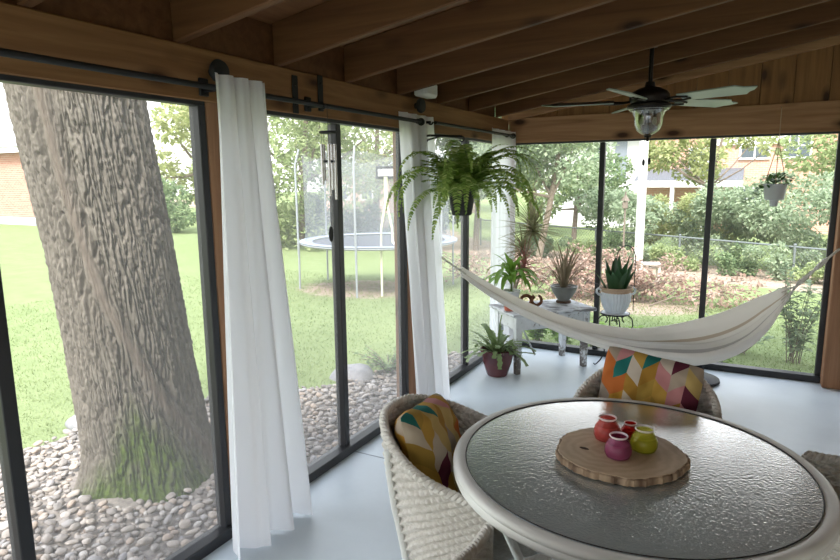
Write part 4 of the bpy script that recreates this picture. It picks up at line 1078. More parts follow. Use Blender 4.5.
# gravel bed beside the left wall
def in_bed(x, y):
    edge = -2.25 + .55 * sstep(-3.2, -2.2, y) + .55 * sstep(-2.3, -1.5, y) + .55 * sstep(-1.6, -.7, y) + .5 * sstep(-.9, .4, y) + .10 * math.sin(3 * y) + .06 * math.sin(7.3 * y + 1)
    return x > edge and x < -.09 and -8 < y < .6
b = MB(); n = 90
b.grid(lambda u, v: ((lambda y: (lambda e: (e + (-.06 - e) * u, y, -.112))(-2.25 + .55 * sstep(-3.2, -2.2, y) + .55 * sstep(-2.3, -1.5, y) + .55 * sstep(-1.6, -.7, y) + .5 * sstep(-.9, .4, y) + .10 * math.sin(3 * y) + .06 * math.sin(7.3 * y + 1)))(-8 + 8.6 * v)), 12, 200)
gb = b.build('gravel_bed', M['gravelbase'], sharp=0); tag(gb, kind='structure')
rs = random.Random(77)
CAM = Vector((2.0873, -5.8175, 1.7)); TB = Vector((-1.13, -3.40))
stones = []
for layer in range(2):
    cell = .036 if layer == 0 else .05
    y = -6.6
    while y < .6:
        x = -2.4
        while x < -.1:
            px_, py_ = x + rs.uniform(-.5, .5) * cell, y + rs.uniform(-.5, .5) * cell
            if in_bed(px_, py_) and (Vector((px_, py_)) - TB).length > .47 and not (py_ < -6.2):
                stones.append((px_, py_, rs.uniform(.012, .024) * (1.0 if layer == 0 else 1.25), layer))
            x += cell
        y += cell
def vis(s):
    d = Vector((s[0], s[1], -.1)) - CAM; z = d.dot(Vector((-.462, .871, -.164))); xx = d.dot(Vector((.884, .467, -.009))); yy = d.dot(Vector((-.069, .149, .986)))
    if z < .1: return 0
    px, py = 420 + 608 * xx / z, 280 - 608 * yy / z
    if px < 5 or py > 555 or py < 300: return 0
    if 215 < px < 300 or px > 380: return 0                                 # behind the curtains and the chair
    if (Vector((s[0], s[1])) - TB).dot(Vector((-.806, .593))) > 0 and abs(px - 150) < 60: return 0
    return s[2] / z * (1.5 if s[3] else 1)
order = sorted(range(len(stones)), key=lambda i: -vis(stones[i]))
big = set(); _kept = []
for i in order:
    a = stones[i]
    if len(big) == 300 or vis(a) == 0: break
    if all((a[0] - k[0]) ** 2 + (a[1] - k[1]) ** 2 > (1.32 * (a[2] + k[2])) ** 2 for k in _kept): big.add(i); _kept.append(a)
var = []
for k in range(6):
    b = MB(); f = 1; V, F = ICO[2]; o_ = Vector((k * 7.3, 2, 5))
    b.add([p * (1 + .22 * noise.noise(p * 1.3 + o_)) for p in V], F)
    me = bpy.data.meshes.new('river_stone'); me.from_pydata(b.v, [], b.f); me.polygons.foreach_set('use_smooth', [True] * len(me.polygons)); me.materials.append(M['stone']); var.append(me)
rest = MB()
for i, (x, y, r_, ly) in enumerate(stones):
    sc = (rs.uniform(.9, 1.45), rs.uniform(.7, 1.0), rs.uniform(.42, .68)); rz = rs.uniform(0, 6.28); z = -.112 + r_ * (.35 if ly == 0 else 1.0)
    rot = Euler((rs.uniform(-.35, .35), rs.uniform(-.35, .35), rz))
    if i not in big and any((x - k[0]) ** 2 + (y - k[1]) ** 2 < (.85 * (r_ + k[2])) ** 2 for k in _kept): continue
    if i in big:
        z += .004
        o = bpy.data.objects.new('river_stone', var[i % 6]); o.location = (x, y, z); o.rotation_euler = rot; o.scale = [r_ * q for q in sc]
        COL.objects.link(o); tag(o, 'smooth rounded river stone in the gravel bed outside the tree window', 'stone', 'river stones in the gravel bed')
    else:
        rest.ico((x, y, z), r_, sc, rot.to_matrix(), 1, .08)
tag(rest.build('gravel', M['stone'], sharp=0), 'grey and tan river gravel covering the bed outside the left screens', 'gravel', kind='stuff')
# boulders at the edge of the bed
for (x, y, r_, lab, nm) in ((-1.02, -1.32, .17, 'large smooth grey boulder at the lawn edge behind the left mullion', 'boulder'), (-2.15, -3.15, .15, 'flat pale boulder at the lawn edge left of the big tree', 'boulder')):
    b = MB(); V, F = ICO[3]; b.add([Vector((p.x * 1.35, p.y * .9, p.z * .62)) * r_ * (1 + .25 * noise.noise(p * 1.1 + Vector((x * 9, y, 0)))) + Vector((x, y, -.10)) for p in V], F)
    tag(b.build(nm, mat('grey boulder stone', (.20, .20, .21), (.30, .29, .29), scale=9, rough=.85, bumps=.3), loc=(x, y, -.12)), lab, 'boulder')
# grass blades
def grass():
    b = MB(); r_ = random.Random(3); vs = []; fs = []
    n = 0
    while n < 42000:
        t = r_.random()
        if t < .62: x, y = r_.uniform(-7.5, -.5), r_.uniform(-4.6, 4.5)
        else: x, y = r_.uniform(-1, 4.2), r_.uniform(.3, 6)
        if in_bed(x, y) or (-.15 < x < 4.6 and y < .2): continue
        if (x > -2.0 and y < -1.9): continue
        d = math.hypot(x - CAM.x, y - CAM.y)
        if r_.random() > (4.5 / d) ** 1.2: continue
        a = r_.uniform(0, 6.28); h = r_.uniform(.018, .036); w = .003 * (1 + .16 * d); z = gz(x, y) - .005
        lx, ly = r_.uniform(-.03, .03), r_.uniform(-.03, .03); k = len(vs)
        vs += [(x + w * math.cos(a), y + w * math.sin(a), z), (x - w * math.cos(a), y - w * math.sin(a), z), (x + lx, y + ly, z + h)]; fs.append((k, k + 1, k + 2)); n += 1
    b.v = vs; b.f = fs
    tag(b.build('grass', M['grass'], smooth=False), 'short green lawn grass beyond the screens', 'grass', kind='stuff')
grass()

# ------------------------------------------------------------------ the big tree beside the window
def big_tree():
    t = thing('tree', (TB.x, TB.y, -.12), 'huge leaning tree trunk with furrowed bark and mossy foot outside the left window', 'tree')
    R0 = .338; dirv = Vector((.806, -.593)); rgt = Vector((.593, .806))       # towards the viewer, and its right
    lean = Vector((-.883, -.469)) * .108
    nu, nv = 720, 640; z0, z1 = -.22, 3.3
    vs = []; cols = []
    bandT = [(-.3, 75), (.05, 58), (.43, 20), (1.07, -13), (1.64, -27), (2.33, -31), (3.4, -34)]
    for j in range(nv):
        z = z0 + (z1 - z0) * j / (nv - 1); h = z + .12
        cx, cy = TB.x + lean.x * h, TB.y + lean.y * h
        fl_ = .07 * math.exp(-max(0, h) / .11) + .03 * math.exp(-max(0, h) / .5) + .004 * max(0, h)
        bt = interp(bandT, z) if z > -.3 else 75
        for i in range(nu):
            th = 2 * PI * i / nu
            c_, s_ = math.cos(th), math.sin(th)                              # th 0 faces the viewer, + to the right
            ux, uy = dirv.x * c_ + rgt.x * s_, dirv.y * c_ + rgt.y * s_
            r_ = R0 + fl_ * (1 + .45 * math.sin(5 * th + 1.1) + .2 * math.sin(3 * th)) * (1.0)
            r_ += .018 * math.sin(2 * th + .5) + .012 * noise.noise(Vector((ux * 1.5, uy * 1.5, z * 1.2)))
            dg = (math.degrees(th) + 180) % 360 - 180 - bt
            wdt = 5.5
            band = math.exp(-(dg / wdt) ** 2); groove = math.exp(-((dg + 12) / 4.) ** 2) + .9 * math.exp(-((dg - 11) / 3.5) ** 2)
            q = Vector((ux * R0 * 34, uy * R0 * 34, z * 3.4))
            q += Vector((noise.noise(q * .5), noise.noise(q * .5 + Vector((9, 3, 1))), noise.noise(q * .4 + Vector((1, 7, 3))))) * .55
            n1 = noise.noise(q); n2 = noise.noise(q * 1.7 + Vector((5, 1, 8))); n3 = noise.noise(Vector((ux * R0 * 60, uy * R0 * 60, z * 40)))
            fur = max(math.exp(-(n1 / .12) ** 2), .85 * math.exp(-(n2 / .11) ** 2))
            amp = .025 * (1 - .80 * min(1, band * 1.4))
            r_ += amp * (.45 - fur + n3 * .30) + .016 * band - .030 * groove * sstep(-.1, .5, z) - .008 * groove
            vs.append((cx + ux * r_, cy + uy * r_, z))
            mo = sstep(.50, .05, z + .10 * noise.noise(Vector((ux * 3, uy * 3, z * 3))) + .30 * (abs((math.degrees(th) + 180) % 360 - 180 + 6) / 32 - .45))
            mo *= .55 + .45 * noise.noise(Vector((ux * 9, uy * 9, z * 9)))
            cols.append((min(1, band * .9), max(0, min(1, mo * 1.9)), 0, 1))
    b = MB(); b.v = vs; b.f = [(j * nu + i, j * nu + (i + 1) % nu, (j + 1) * nu + (i + 1) % nu, (j + 1) * nu + i) for j in range(nv - 1) for i in range(nu)]
    o = b.build('trunk', M['bark'], t, sharp=0)
    ca = o.data.color_attributes.new('bark', 'FLOAT_COLOR', 'POINT'); ca.data.foreach_set('color', [k for c in cols for k in c])
    # the upper trunk and forks, above the roof
    top = Vector((TB.x + lean.x * 3.42, TB.y + lean.y * 3.42, 3.3)); d = Vector((lean.x, lean.y, 1)).normalized()
    MB().tube([top - d * .05, top + d * 1.5, top + d * 3], [.40, .36, .30], 20).build('upper_trunk', M['twig'], t)
    p = top + d * 2.8
    for dx, dy in ((-1.4, .8), (-.9, -1.5), (.6, 1.6)):
        MB().tube([p, p + Vector((dx, dy, 1.8)), p + Vector((dx * 2, dy * 2, 3.0))], [.2, .14, .06], 12).build('limb', M['twig'], t)
    return t
big_tree()

# ------------------------------------------------------------------ foliage
def leaf_arrays(n, cl, sz, r_, tilt=.6):
    """n leaves spread over the clusters cl [(centre, radius)]; each leaf a folded diamond"""
    vs = []; fs = []
    wts = [c[1] ** 2 for c in cl]
    idx = r_.choices(range(len(cl)), wts, k=n)
    for k in idx:
        c, rad = cl[k]
        while True:
            p = Vector((r_.uniform(-1, 1), r_.uniform(-1, 1), r_.uniform(-1, 1)))
            if .1 < p.length < 1: break
        p = p.normalized() * (p.length ** .45)
        o = Vector(c) + Vector((p.x, p.y, p.z * .75)) * rad
        d = (p * .5 + Vector((r_.uniform(-1, 1), r_.uniform(-1, 1), r_.uniform(-1, .6)))).normalized()
        s_ = d.cross(Vector((r_.uniform(-.5, .5), r_.uniform(-.5, .5), 1)))
        s_ = s_.normalized() if s_.length > .01 else Vector((1, 0, 0)); up = s_.cross(d)
        L = sz * r_.uniform(.7, 1.3); w = L * .30; q = len(vs)
        vs += [o, o + d * L * .5 + s_ * w + up * w * .3, o + d * L, o + d * L * .5 - s_ * w + up * w * .3]
        fs += [(q, q + 1, q + 2), (q, q + 2, q + 3)]
    return vs, fs
LG = {
 'light': leafmat('light green leaves', [(0, (.27, .34, .15)), (.5, (.38, .45, .22)), (1, (.50, .55, .30))], .5),  # pale green tones, varied at random per leaf
 'yellow': leafmat('yellow green leaves', [(0, (.34, .39, .17)), (.5, (.45, .49, .23)), (1, (.56, .56, .30))], .5),
 'mid': leafmat('mid green leaves', [(0, (.15, .22, .11)), (.5, (.23, .32, .16)), (1, (.36, .43, .23))], .45),
 'dark': leafmat('dark green leaves', [(0, (.075, .125, .07)), (.5, (.13, .19, .105)), (1, (.20, .26, .15))], .4),
 'grey': leafmat('soft grey green leaves', [(0, (.25, .32, .20)), (.5, (.34, .42, .27)), (1, (.46, .52, .36))], .45),
 'dead': leafmat('dry brown leaves', [(0, (.27, .175, .13)), (.5, (.42, .295, .235)), (1, (.56, .43, .35))], .4),
 'lime': leafmat('lime green leaves', [(0, (.20, .34, .07)), (.5, (.30, .46, .11)), (1, (.42, .56, .18))], .45),
}
def tree(name, label, cat, x, y, rx, rz, zc, kind, n, sz, seed, trunk=None, ncl=14, ry=None, tr=.1, group=None):
    r_ = random.Random(seed); g0 = gz(x, y); t = thing(name, (x, y, g0), label, cat, group)
    cl = []
    for k in range(ncl):
        p = Vector((r_.gauss(0, .5), r_.gauss(0, .5), r_.gauss(0, .5)))
        if p.length > 1: p.normalize()
        cl.append(((x + p.x * rx, y + p.y * (ry or rx), max(g0 + .15, zc + p.z * rz)), r_.uniform(.28, .46) * min(rx, rz)))
    b = MB(); b.v, b.f = leaf_arrays(n, cl, sz, r_); b.build('foliage', LG[kind], t, smooth=False)
    if trunk is not None:
        b = MB(); b.tube([(x, y, g0 - .05), (x + trunk[0] * .5, y + trunk[1] * .5, (g0 + zc) / 2), (x + trunk[0], y + trunk[1], zc + rz * .3)], [tr, tr * .8, tr * .4], 8)
        b.build('trunk', M['twig'], t)
        for c, rad in cl[:7]:
            s_ = Vector((x + trunk[0] * .6, y + trunk[1] * .6, (g0 + zc) / 2 + (zc - g0) * .1))
            MB().tube([s_, (s_ + Vector(c)) / 2 + Vector((0, 0, -.1)), c], [tr * .45, tr * .3, tr * .12], 6).build('branch', M['twig'], t)
    return t
tree('tree', 'tall light green tree behind the trampoline, left of the wind chime', 'tree', -9.9, 8.9, 2.3, 3.0, 2.9, 'light', 9000, .17, 1, (.3, .2), 26, tr=.13)
tree('tree', 'yellow-green tree behind the trampoline, right of the left mullion', 'tree', -11.2, 15.4, 2.9, 2.4, 3.9, 'yellow', 7000, .20, 2, (.2, 0), 20, tr=.15)
tree('tree', 'pale tree far behind the trunk, in the gap before the nearest curtain', 'tree', -19.6, 14.2, 2.2, 2.8, 3.6, 'yellow', 5000, .28, 3, (.2, 0), 16, tr=.2)
tree('shrub', 'round bush at the end of the lawn between the trunk and the nearest curtain', 'shrub', -16.2, 9.6, 1.1, 1.1, .9, 'mid', 3000, .15, 4, ncl=10)
tree('shrub', 'leafy bank of bushes left of the trampoline pole', 'shrub', -10.6, 8.0, 1.6, .9, .5, 'light', 3500, .14, 5, ncl=12)
for k, (x, y, lab) in enumerate(((-10.2, 10.0, 'dark clipped hedge bush behind the trampoline net, beside the left mullion'), (-8.6, 10.9, 'dark clipped hedge bush behind the middle of the trampoline'), (-7.0, 11.7, 'dark clipped hedge bush behind the right end of the trampoline'))):
    tree('hedge_bush', lab, 'hedge', x, y, 1.0, .75, .35, 'dark', 3600, .11, 40 + k, ncl=14, ry=.6, group='hedge behind the trampoline')
tree('tree', 'dark green tree behind the far left screen and the fern', 'tree', -5.9, 13.3, 1.5, 2.0, 2.4, 'dark', 6500, .17, 6, (.1, .1), 18, tr=.12)
tree('tree', 'feathery green tree with leaning trunk beyond the corner, above the dragon tree', 'tree', -2.7, 9.9, 1.7, 1.6, 2.35, 'grey', 8500, .13, 7, (.55, .1), 22, tr=.10)
tree('tree', 'dark leafy tree low behind the dragon tree', 'tree', -3.0, 15.0, 1.9, 1.4, 1.6, 'mid', 5500, .15, 8, (.1, 0), 16, tr=.1)
tree('shrub', 'green shrub at the fence behind the white pole', 'shrub', -.9, 11.9, 1.3, 1.0, .55, 'grey', 4500, .12, 9, ncl=14)
tree('tree', 'yellow tree with arching branches behind the middle back mullion', 'tree', .6, 16.3, 2.2, 1.35, 2.75, 'yellow', 4300, .17, 10, (.8, -.3), 20, tr=.08)
tree('shrub', 'yellow-green weedy shrub beyond the fence, right of the white pole', 'shrub', .6, 13.2, 1.3, .9, .45, 'yellow', 3800, .13, 11, ncl=12)
tree('shrub', 'big dense shrub beyond the fence, right of the middle back mullion', 'shrub', 1.8, 12.2, 1.5, 1.25, .75, 'grey', 8000, .12, 12, ncl=22)
tree('shrub', 'big dense shrub beyond the fence below the small hanging pot', 'shrub', 3.5, 11.2, 1.6, 1.2, .55, 'grey', 8500, .12, 13, ncl=24)
tree('tree', 'tall pale green tree behind the right end of the back window', 'tree', 4.9, 15.2, 1.8, 2.1, 2.6, 'light', 7500, .16, 14, (.1, 0), 22, tr=.12)
tree('shrub', 'leafy shrub beyond the fence at the right window post', 'shrub', 5.6, 10.4, 1.5, 1.4, .8, 'mid', 5000, .13, 15, ncl=16)
tree('tree', 'big tree far behind, filling the gap above the fern window', 'tree', -11.5, 26.5, 3.2, 2.6, 4.6, 'mid', 5500, .30, 16, (.2, 0), 18, tr=.2)
tree('tree', 'big tree far behind the feathery green tree', 'tree', -5.8, 19.0, 2.2, 2.4, 3.4, 'light', 6000, .26, 17, (.2, 0), 20, tr=.2)
# weeds along the foot of the fence
for k in range(9):
    u = k / 8; x = -3.8 + 7.6 * u; y = 12.5 - 3.75 * u
    tree('weed_clump', 'clump of leafy weeds at the foot of the chain fence, ' + ('behind the corner plants', 'left of the feathery trunk', 'right of the feathery trunk', 'left of the white pole', 'behind the white pole', 'left of the middle mullion', 'right of the middle mullion', 'below the hanging pot', 'by the right post')[k], 'weeds', x, y, .75, .42, gz(x, y) + .30, ('mid', 'grey', 'light')[k % 3], 1500, .085, 60 + k, ncl=9, ry=.4, group='weeds along the back fence')

def brush(label, x, y, rx, h, seed, n=3000):
    r_ = random.Random(seed); g0 = gz(x, y); t = thing('brush_pile', (x, y, g0), label, 'brush pile')
    b = MB(); cl = []
    for k in range(34):
        a = r_.uniform(0, 6.28); p = Vector((x + r_.uniform(-.7, .7) * rx, y + r_.uniform(-.35, .35) * rx, g0 + r_.uniform(0, h * .5)))
        q = p + Vector((math.cos(a) * r_.uniform(.3, .8), math.sin(a) * .4, r_.uniform(.05, .55) * h)); b.tube([p, (p + q) / 2 + Vector((0, 0, .05)), q], [.012, .009, .004], 5)
        cl.append((tuple(q), r_.uniform(.13, .26)))
    b.build('branches', M['twig'], t)
    b = MB(); b.v, b.f = leaf_arrays(n, cl, .07, r_); b.build('dry_leaves', LG['dead'], t, smooth=False)
brush('heap of dry brown branches behind the weathered table and its plants', -.55, 4.1, 1.1, .75, 1, 2300)
brush('heap of dry brown branches behind the snake plant', .35, 3.9, .95, .62, 2, 2300)
brush('low heap of dry brown branches left of the middle back mullion', 1.15, 4.3, .8, .42, 3, 1500)
brush('scattered dry branches beyond the corner, left of the dragon tree', -2.2, 5.2, 1.2, .55, 4, 1500)

def plant(name, label, x, y, n, h, w, kind, seed, stems=9, sz=.07, spread=.3):
    r_ = random.Random(seed); g0 = gz(x, y); t = thing(name, (x, y, g0), label, 'plant')
    sb = MB(); lv = MB()
    for k in range(stems):
        a = r_.uniform(0, 6.28); top = Vector((x + math.cos(a) * w * r_.uniform(.2, 1), y + math.sin(a) * spread * r_.uniform(.2, 1), g0 + h * r_.uniform(.5, 1)))
        base = Vector((x + r_.uniform(-.06, .06), y + r_.uniform(-.05, .05), g0)); sb.tube([base, (base * .5 + top * .5) + Vector((0, 0, .05)), top], [.0045, .0035, .002], 5)
        for i in range(n // stems):
            u = r_.uniform(.15, 1); o = base * (1 - u) + top * u + Vector((0, 0, .1 * u * (1 - u))); az = r_.uniform(0, 6.28)
            L = sz * r_.uniform(.7, 1.3); d = Vector((math.cos(az), math.sin(az), r_.uniform(-.2, .8))).normalized()
            lv.blade([o, o + d * L * .5, o + d * L + Vector((0, 0, -L * .15))], [.004, L * .26, .001])
    sb.build('stems', M['twig'], t); lv.build('leaves', LG[kind], t, sharp=0)
plant('leafy_shrub', 'young leafy shrub outside at the right end of the back window', 2.62, 1.0, 520, .95, .40, 'grey', 1, 13, .085)
plant('leafy_shrub', 'low leafy shrub outside below the hammock, left of the young shrub', 2.15, 1.15, 170, .38, .33, 'grey', 2, 9, .07)
for k, (x, y, lab) in enumerate(((.15, .62, 'low lime-green plant outside, seen left under the weathered table'), (.46, .55, 'low lime-green plant outside, seen between the weathered table legs'), (.80, .62, 'low lime-green plant outside behind the right table leg'), (1.15, .50, 'low lime-green plant outside behind the iron plant stand'), (1.95, .55, 'low green plant outside behind the charcoal pedestal base'))):
    plant('border_plant', lab, x, y, 230, .30, .2, 'lime', 10 + k, 14, .10, .14)
plant('ground_cover', 'green creeping plant at the lawn edge beside the middle curtain', -.78, -1.05, 420, .22, .42, 'mid', 33, 26, .05, .35)

# ------------------------------------------------------------------ chain link fence
FA = Vector((3.11, 9.24)); FD = Vector((2.38, -1.44)) / 2.78
def fz(p): return .2
cl = thing('chain_link_fence', (FA.x, FA.y, gz(FA.x, FA.y)), 'grey chain link fence crossing the back garden', 'fence')
fe = [FA + FD * (2.78 * k) for k in range(-4, 3)]
MB().tube([(fe[0].x, fe[0].y, .2), (fe[-1].x, fe[-1].y, .2)], .021, 8).build('top_rail', M['galv'], cl)
for p in fe:
    po = MB().tube([(p.x, p.y, gz(p.x, p.y) - .1), (p.x, p.y, .24)], .028, 10).build('post', M['galv'], cl)
    MB().ico((p.x, p.y, .25), .035, (1, 1, .7), sub=2).build('post_cap', M['galv'], po)
b = MB(); Lf = 2.78 * 6; st_ = .11; hh = .9; k = -hh
def fp(u, z_): p = fe[0] + FD * u; return (p.x, p.y, z_)
for sg in (1, -1):
    u = -hh
    while u < Lf:
        a0, a1 = (u, u + hh) if sg > 0 else (u + hh, u); z0_, z1_ = -.72, -.72 + hh
        a0c, a1c = max(0, min(Lf, a0)), max(0, min(Lf, a1))
        b.tube([fp(a0c, z0_ + abs(a0c - a0)), fp(a1c, z1_ - abs(a1c - a1))], .0035, 3, cap=False); u += st_
b.build('wire_mesh', M['galv'], cl, smooth=False)

# white pole and lantern post
x, y = -.05, 9.35
wp = thing('white_pole', (x, y, gz(x, y)), 'thick white pole standing in the back garden behind the fence', 'pole')
wpm = mat('white pole paint', (.85, .85, .84), rough=.5)
MB().tube([(x, y, gz(x, y) - .1), (x, y, 5.)], .10, 20).build('shaft', wpm, wp)
MB().lathe((x, y, 5.), [(.10, 0), (.125, .02), (.125, .06), (0, .12)], 20).build('cap', wpm, wp)
x, y = -.45, 9.6
lp = thing('bird_feeder', (x, y, gz(x, y)), 'tan bird feeder on a thin post left of the white pole', 'bird feeder')
tanp = mat('greyish brown wood', (.20, .16, .13), rough=.8)
MB().tube([(x, y, gz(x, y) - .1), (x, y, .95)], .022, 8).build('post', tanp, lp)
MB().box((x, y, 1.03), (.12, .12, .17), bev=.01).build('feeder_box', tanp, lp, smooth=False)
MB().lathe((x, y, 1.13), [(0, 0), (.11, 0), (.02, .13), (.012, .22), (0, .23)], 4).build('roof', tanp, lp, smooth=False)
# bench by the brush
x, y = .62, 5.9; g0 = gz(x, y)
be = thing('garden_bench', (x, y, g0), 'small faded pink and white bench beyond the dry branches behind the snake plant', 'bench')
bm = mat('faded pink white paint', (.66, .55, .52), rough=.7)
MB().box((x, y, g0 + .46), (.42, .25, .035), rz=.3, bev=.006).build('bench_seat', bm, be, smooth=False)
for sx_ in (-1, 1):
    MB().box((x + sx_ * .17 * .95, y + sx_ * .17 * .3, g0 + .22), (.04, .2, .44), rz=.3).build('leg', bm, be, smooth=False)

# ------------------------------------------------------------------ trampoline
TX, TY, TRR, TBZ = -3.55, 3.28, 1.36, .65
g0 = gz(TX, TY)
tr = thing('trampoline', (TX, TY, g0), 'round trampoline with tall safety net on the lawn', 'trampoline')
grey = mat('grey steel tube', (.34, .36, .38), rough=.5, metal=.3); padm = mat('blue grey spring pad', (.32, .36, .42), rough=.6)
MB().lathe((TX, TY, TBZ), [(TRR, 0), (TRR + .02, -.02), (TRR, -.04), (TRR - .02, -.02), (TRR, 0)], 64, cap=False).build('frame_ring', grey, tr)
MB().lathe((TX, TY, TBZ - .02), [(TRR - .02, .01), (TRR + .02, .028), (TRR - .15, .034), (TRR - .2, .02)], 64, cap=False).build('spring_pad', padm, tr)
MB().lathe((TX, TY, TBZ - .025), [(0, 0), (TRR - .16, .004)], 64).build('jump_mat', mat('black jump mat', (.08, .085, .10), rough=.8), tr)
netm, nt, out = newmat('fine safety net')
t1 = N(nt, 'ShaderNodeBsdfTransparent'); d1 = N(nt, 'ShaderNodeBsdfDiffuse', Color=(.30, .32, .36, 1)); mx = N(nt, 'ShaderNodeMixShader', Fac=.3)
nt.links.new(t1.outputs[0], mx.inputs[1]); nt.links.new(d1.outputs[0], mx.inputs[2]); nt.links.new(mx.outputs[0], out.inputs[0])
RN = TRR - .08
b = MB(); b.grid(lambda u, v: (TX + (RN - .14 * math.sin(PI * v) * (.5 - .5 * math.cos(6 * 2 * PI * u + PI))) * math.cos(2 * PI * u + .297), TY + (RN - .14 * math.sin(PI * v) * (.5 - .5 * math.cos(6 * 2 * PI * u + PI))) * math.sin(2 * PI * u + .297), TBZ + (1.48 - .12 * (.5 - .5 * math.cos(6 * 2 * PI * u + PI))) * v), 96, 10, closed_u=True)
b.build('safety_net', netm, tr, sharp=0)
for k in range(6):
    a = math.radians(-73 + 60 * k); ca, sa = math.cos(a), math.sin(a)
    gl = gz(TX + TRR * ca, TY + TRR * sa)
    lg = MB().tube([(TX + (TRR + .05) * ca, TY + (TRR + .05) * sa, gl), (TX + (TRR + .04) * ca, TY + (TRR + .04) * sa, TBZ + .02)], .017, 8).build('leg', grey, tr)
    MB().tube([(TX + (TRR + .05) * ca, TY + (TRR + .05) * sa, TBZ - .2), (TX + (TRR + .05) * ca, TY + (TRR + .05) * sa, TBZ + 1.3), (TX + (TRR - .02) * ca, TY + (TRR - .02) * sa, TBZ + 1.55)], .017, 8).build('net_pole', grey, tr)
hx, hy = -2.80, 2.30
bh = thing('basketball_hoop', (hx, hy, gz(hx, hy)), 'small basketball hoop on a pale yellow forked pole beside the trampoline', 'basketball hoop')
ylw = mat('pale yellow tube', (.72, .72, .50), rough=.5)
rv = Vector((.884, .467, 0))
def hpt(s_, z_): return (hx + rv.x * s_, hy + rv.y * s_, z_)
MB().tube([hpt(0, 1.76), hpt(0, 1.36)], .032, 10).build('pole', ylw, bh)
for sg in (-1, 1): MB().tube([hpt(0, 1.38), hpt(.085 * sg, .95), hpt(.09 * sg, .72)], .018, 8).build('fork', ylw, bh)
MB().tube([hpt(.09, .74), hpt(.16, .64), hpt(.21, .4), hpt(.27, -.19)], .018, 8).build('foot_bar', mat('white tube', (.8, .8, .8), rough=.4), bh)
MB().tube([hpt(-.09, .74), hpt(-.09, gz(hx, hy))], .018, 8).build('rear_bar', ylw, bh)
b = MB(); b.box((hx, hy, 1.80), (.30, .02, .19), rz=camr, bev=.004); bd = b.build('backboard', mat('black backboard', (.05, .05, .06), rough=.4), bh, smooth=False)
b = MB(); b.box((hx + .012 * .467, hy - .012 * .884, 1.80), (.24, .008, .11), rz=camr); b.build('backboard_panel', mat('clear grey panel', (.6, .6, .6), rough=.3), bd, smooth=False)
MB().tube([(hx + .15 * .467 + .09 * math.cos(t) , hy - .15 * .884 + .09 * math.sin(t), 1.74) for t in [2 * PI * i / 24 for i in range(24)]], .008, 6, closed=True).build('hoop_ring', mat('dark hoop', (.12, .12, .13), rough=.5), bh)

# ------------------------------------------------------------------ houses
hl = thing('brick_house', (-32, 10.5, -.12), 'red brick house with pale roof far left behind the big trunk', 'house')
HYF = 9.6
MB().box((-32, HYF + 1.75, 1.2), (16, 3.5, 3.6)).build('wall', M['brickL'], hl, smooth=False)
MB().box((-32, HYF - .03, -.02), (16.1, .1, .45)).build('foundation', mat('blue grey foundation', (.42, .48, .56), rough=.8), hl, smooth=False)
b = MB(); b.box((-32, HYF - .35, 3.1), (17, .12, .3)); b.build('fascia', M['siding'], hl, smooth=False)
b = MB(); b.add([(-40.5, HYF - .5, 3.2), (-23.5, HYF - .5, 3.2), (-26.5, HYF + 2, 5.0), (-38.5, HYF + 2, 5.0), (-40.5, HYF + 4, 3.2), (-23.5, HYF + 4, 3.2)], [(0, 1, 2, 3), (3, 2, 5, 4), (1, 5, 2), (4, 0, 3), (0, 4, 5, 1)]); b.build('roof', M['greyroof'], hl, smooth=False)
hb = thing('brick_house', (1.5, 25, -.78), 'red brick house with white trim beyond the back garden, behind the hanging pot', 'house')
HY2 = 25.; Z0 = -.78
MB().box((1.9, HY2 + 3, Z0 + 2.4), (8.2, 6, 4.8)).build('brick_wall', M['brickB'], hb, smooth=False)
MB().box((-4.7, HY2 + 3.4, Z0 + 2.6), (4.9, 6, 5.6)).build('siding_wall', M['siding'], hb, smooth=False)
b = MB(); b.box((2.0, HY2 - .05, Z0 + 3.98), (3.3, .14, .32)); b.box((2.0, HY2 - .05, Z0 + 4.8), (7.4, .3, .25)); b.build('white_trim', M['siding'], hb, smooth=False)
b = MB(); b.add([(-7.6, HY2 - .6, Z0 + 4.9), (6.5, HY2 - .6, Z0 + 4.9), (5.6, HY2 + 3, Z0 + 7.2), (-6.6, HY2 + 3, Z0 + 7.2), (-7.6, HY2 + 6.6, Z0 + 4.9), (6.5, HY2 + 6.6, Z0 + 4.9)], [(0, 1, 2, 3), (3, 2, 5, 4), (1, 5, 2), (4, 0, 3), (0, 4, 5, 1)]); b.build('roof', M['greyroof'], hb, smooth=False)
def hwin(x, z, w, h, y=HY2, sh=False):
    f = MB(); f.box((x, y - .04, z), (w + .16, .1, h + .16)); fr = f.build('house_window', M['siding'], hb, smooth=False)
    for i in range(2):
        for j in range(2):
            MB().box((x + (i - .5) * w * .52, y - .08, z + (j - .5) * h * .52), (w * .46, .03, h * .46)).build('pane', M['pane'], fr, smooth=False)
    if sh:
        for sg in (-1, 1): MB().box((x + sg * (w / 2 + .32), y - .06, z), (.36, .06, h + .1)).build('shutter', M['shutter'], hb, smooth=False)
hwin(2.35, 2.95, 1.05, .95); hwin(3.95, 2.95, .9, .95); hwin(.2, 2.35, .8, 1.1); hwin(-4.5, 2.4, .8, 1.7, HY2 + .4); hwin(2.2, .6, 1.0, 1.1)
MB().box((-3.35, HY2 + .36, 2.6), (.55, .08, 2.2)).build('shutter', M['shutter'], hb, smooth=False)
b = MB(); b.add([(-2.3, HY2 - 2.2, 1.55), (2.0, HY2 - 2.2, 1.55), (2.0, HY2, 2.05), (-2.3, HY2, 2.05), (-2.3, HY2 - 2.2, 1.4), (2.0, HY2 - 2.2, 1.4), (2.0, HY2, 1.9), (-2.3, HY2, 1.9)], [(0, 1, 2, 3), (7, 6, 5, 4), (0, 4, 5, 1), (1, 5, 6, 2), (3, 7, 4, 0)]); b.build('porch_roof', M['porchroof'], hb, smooth=False)
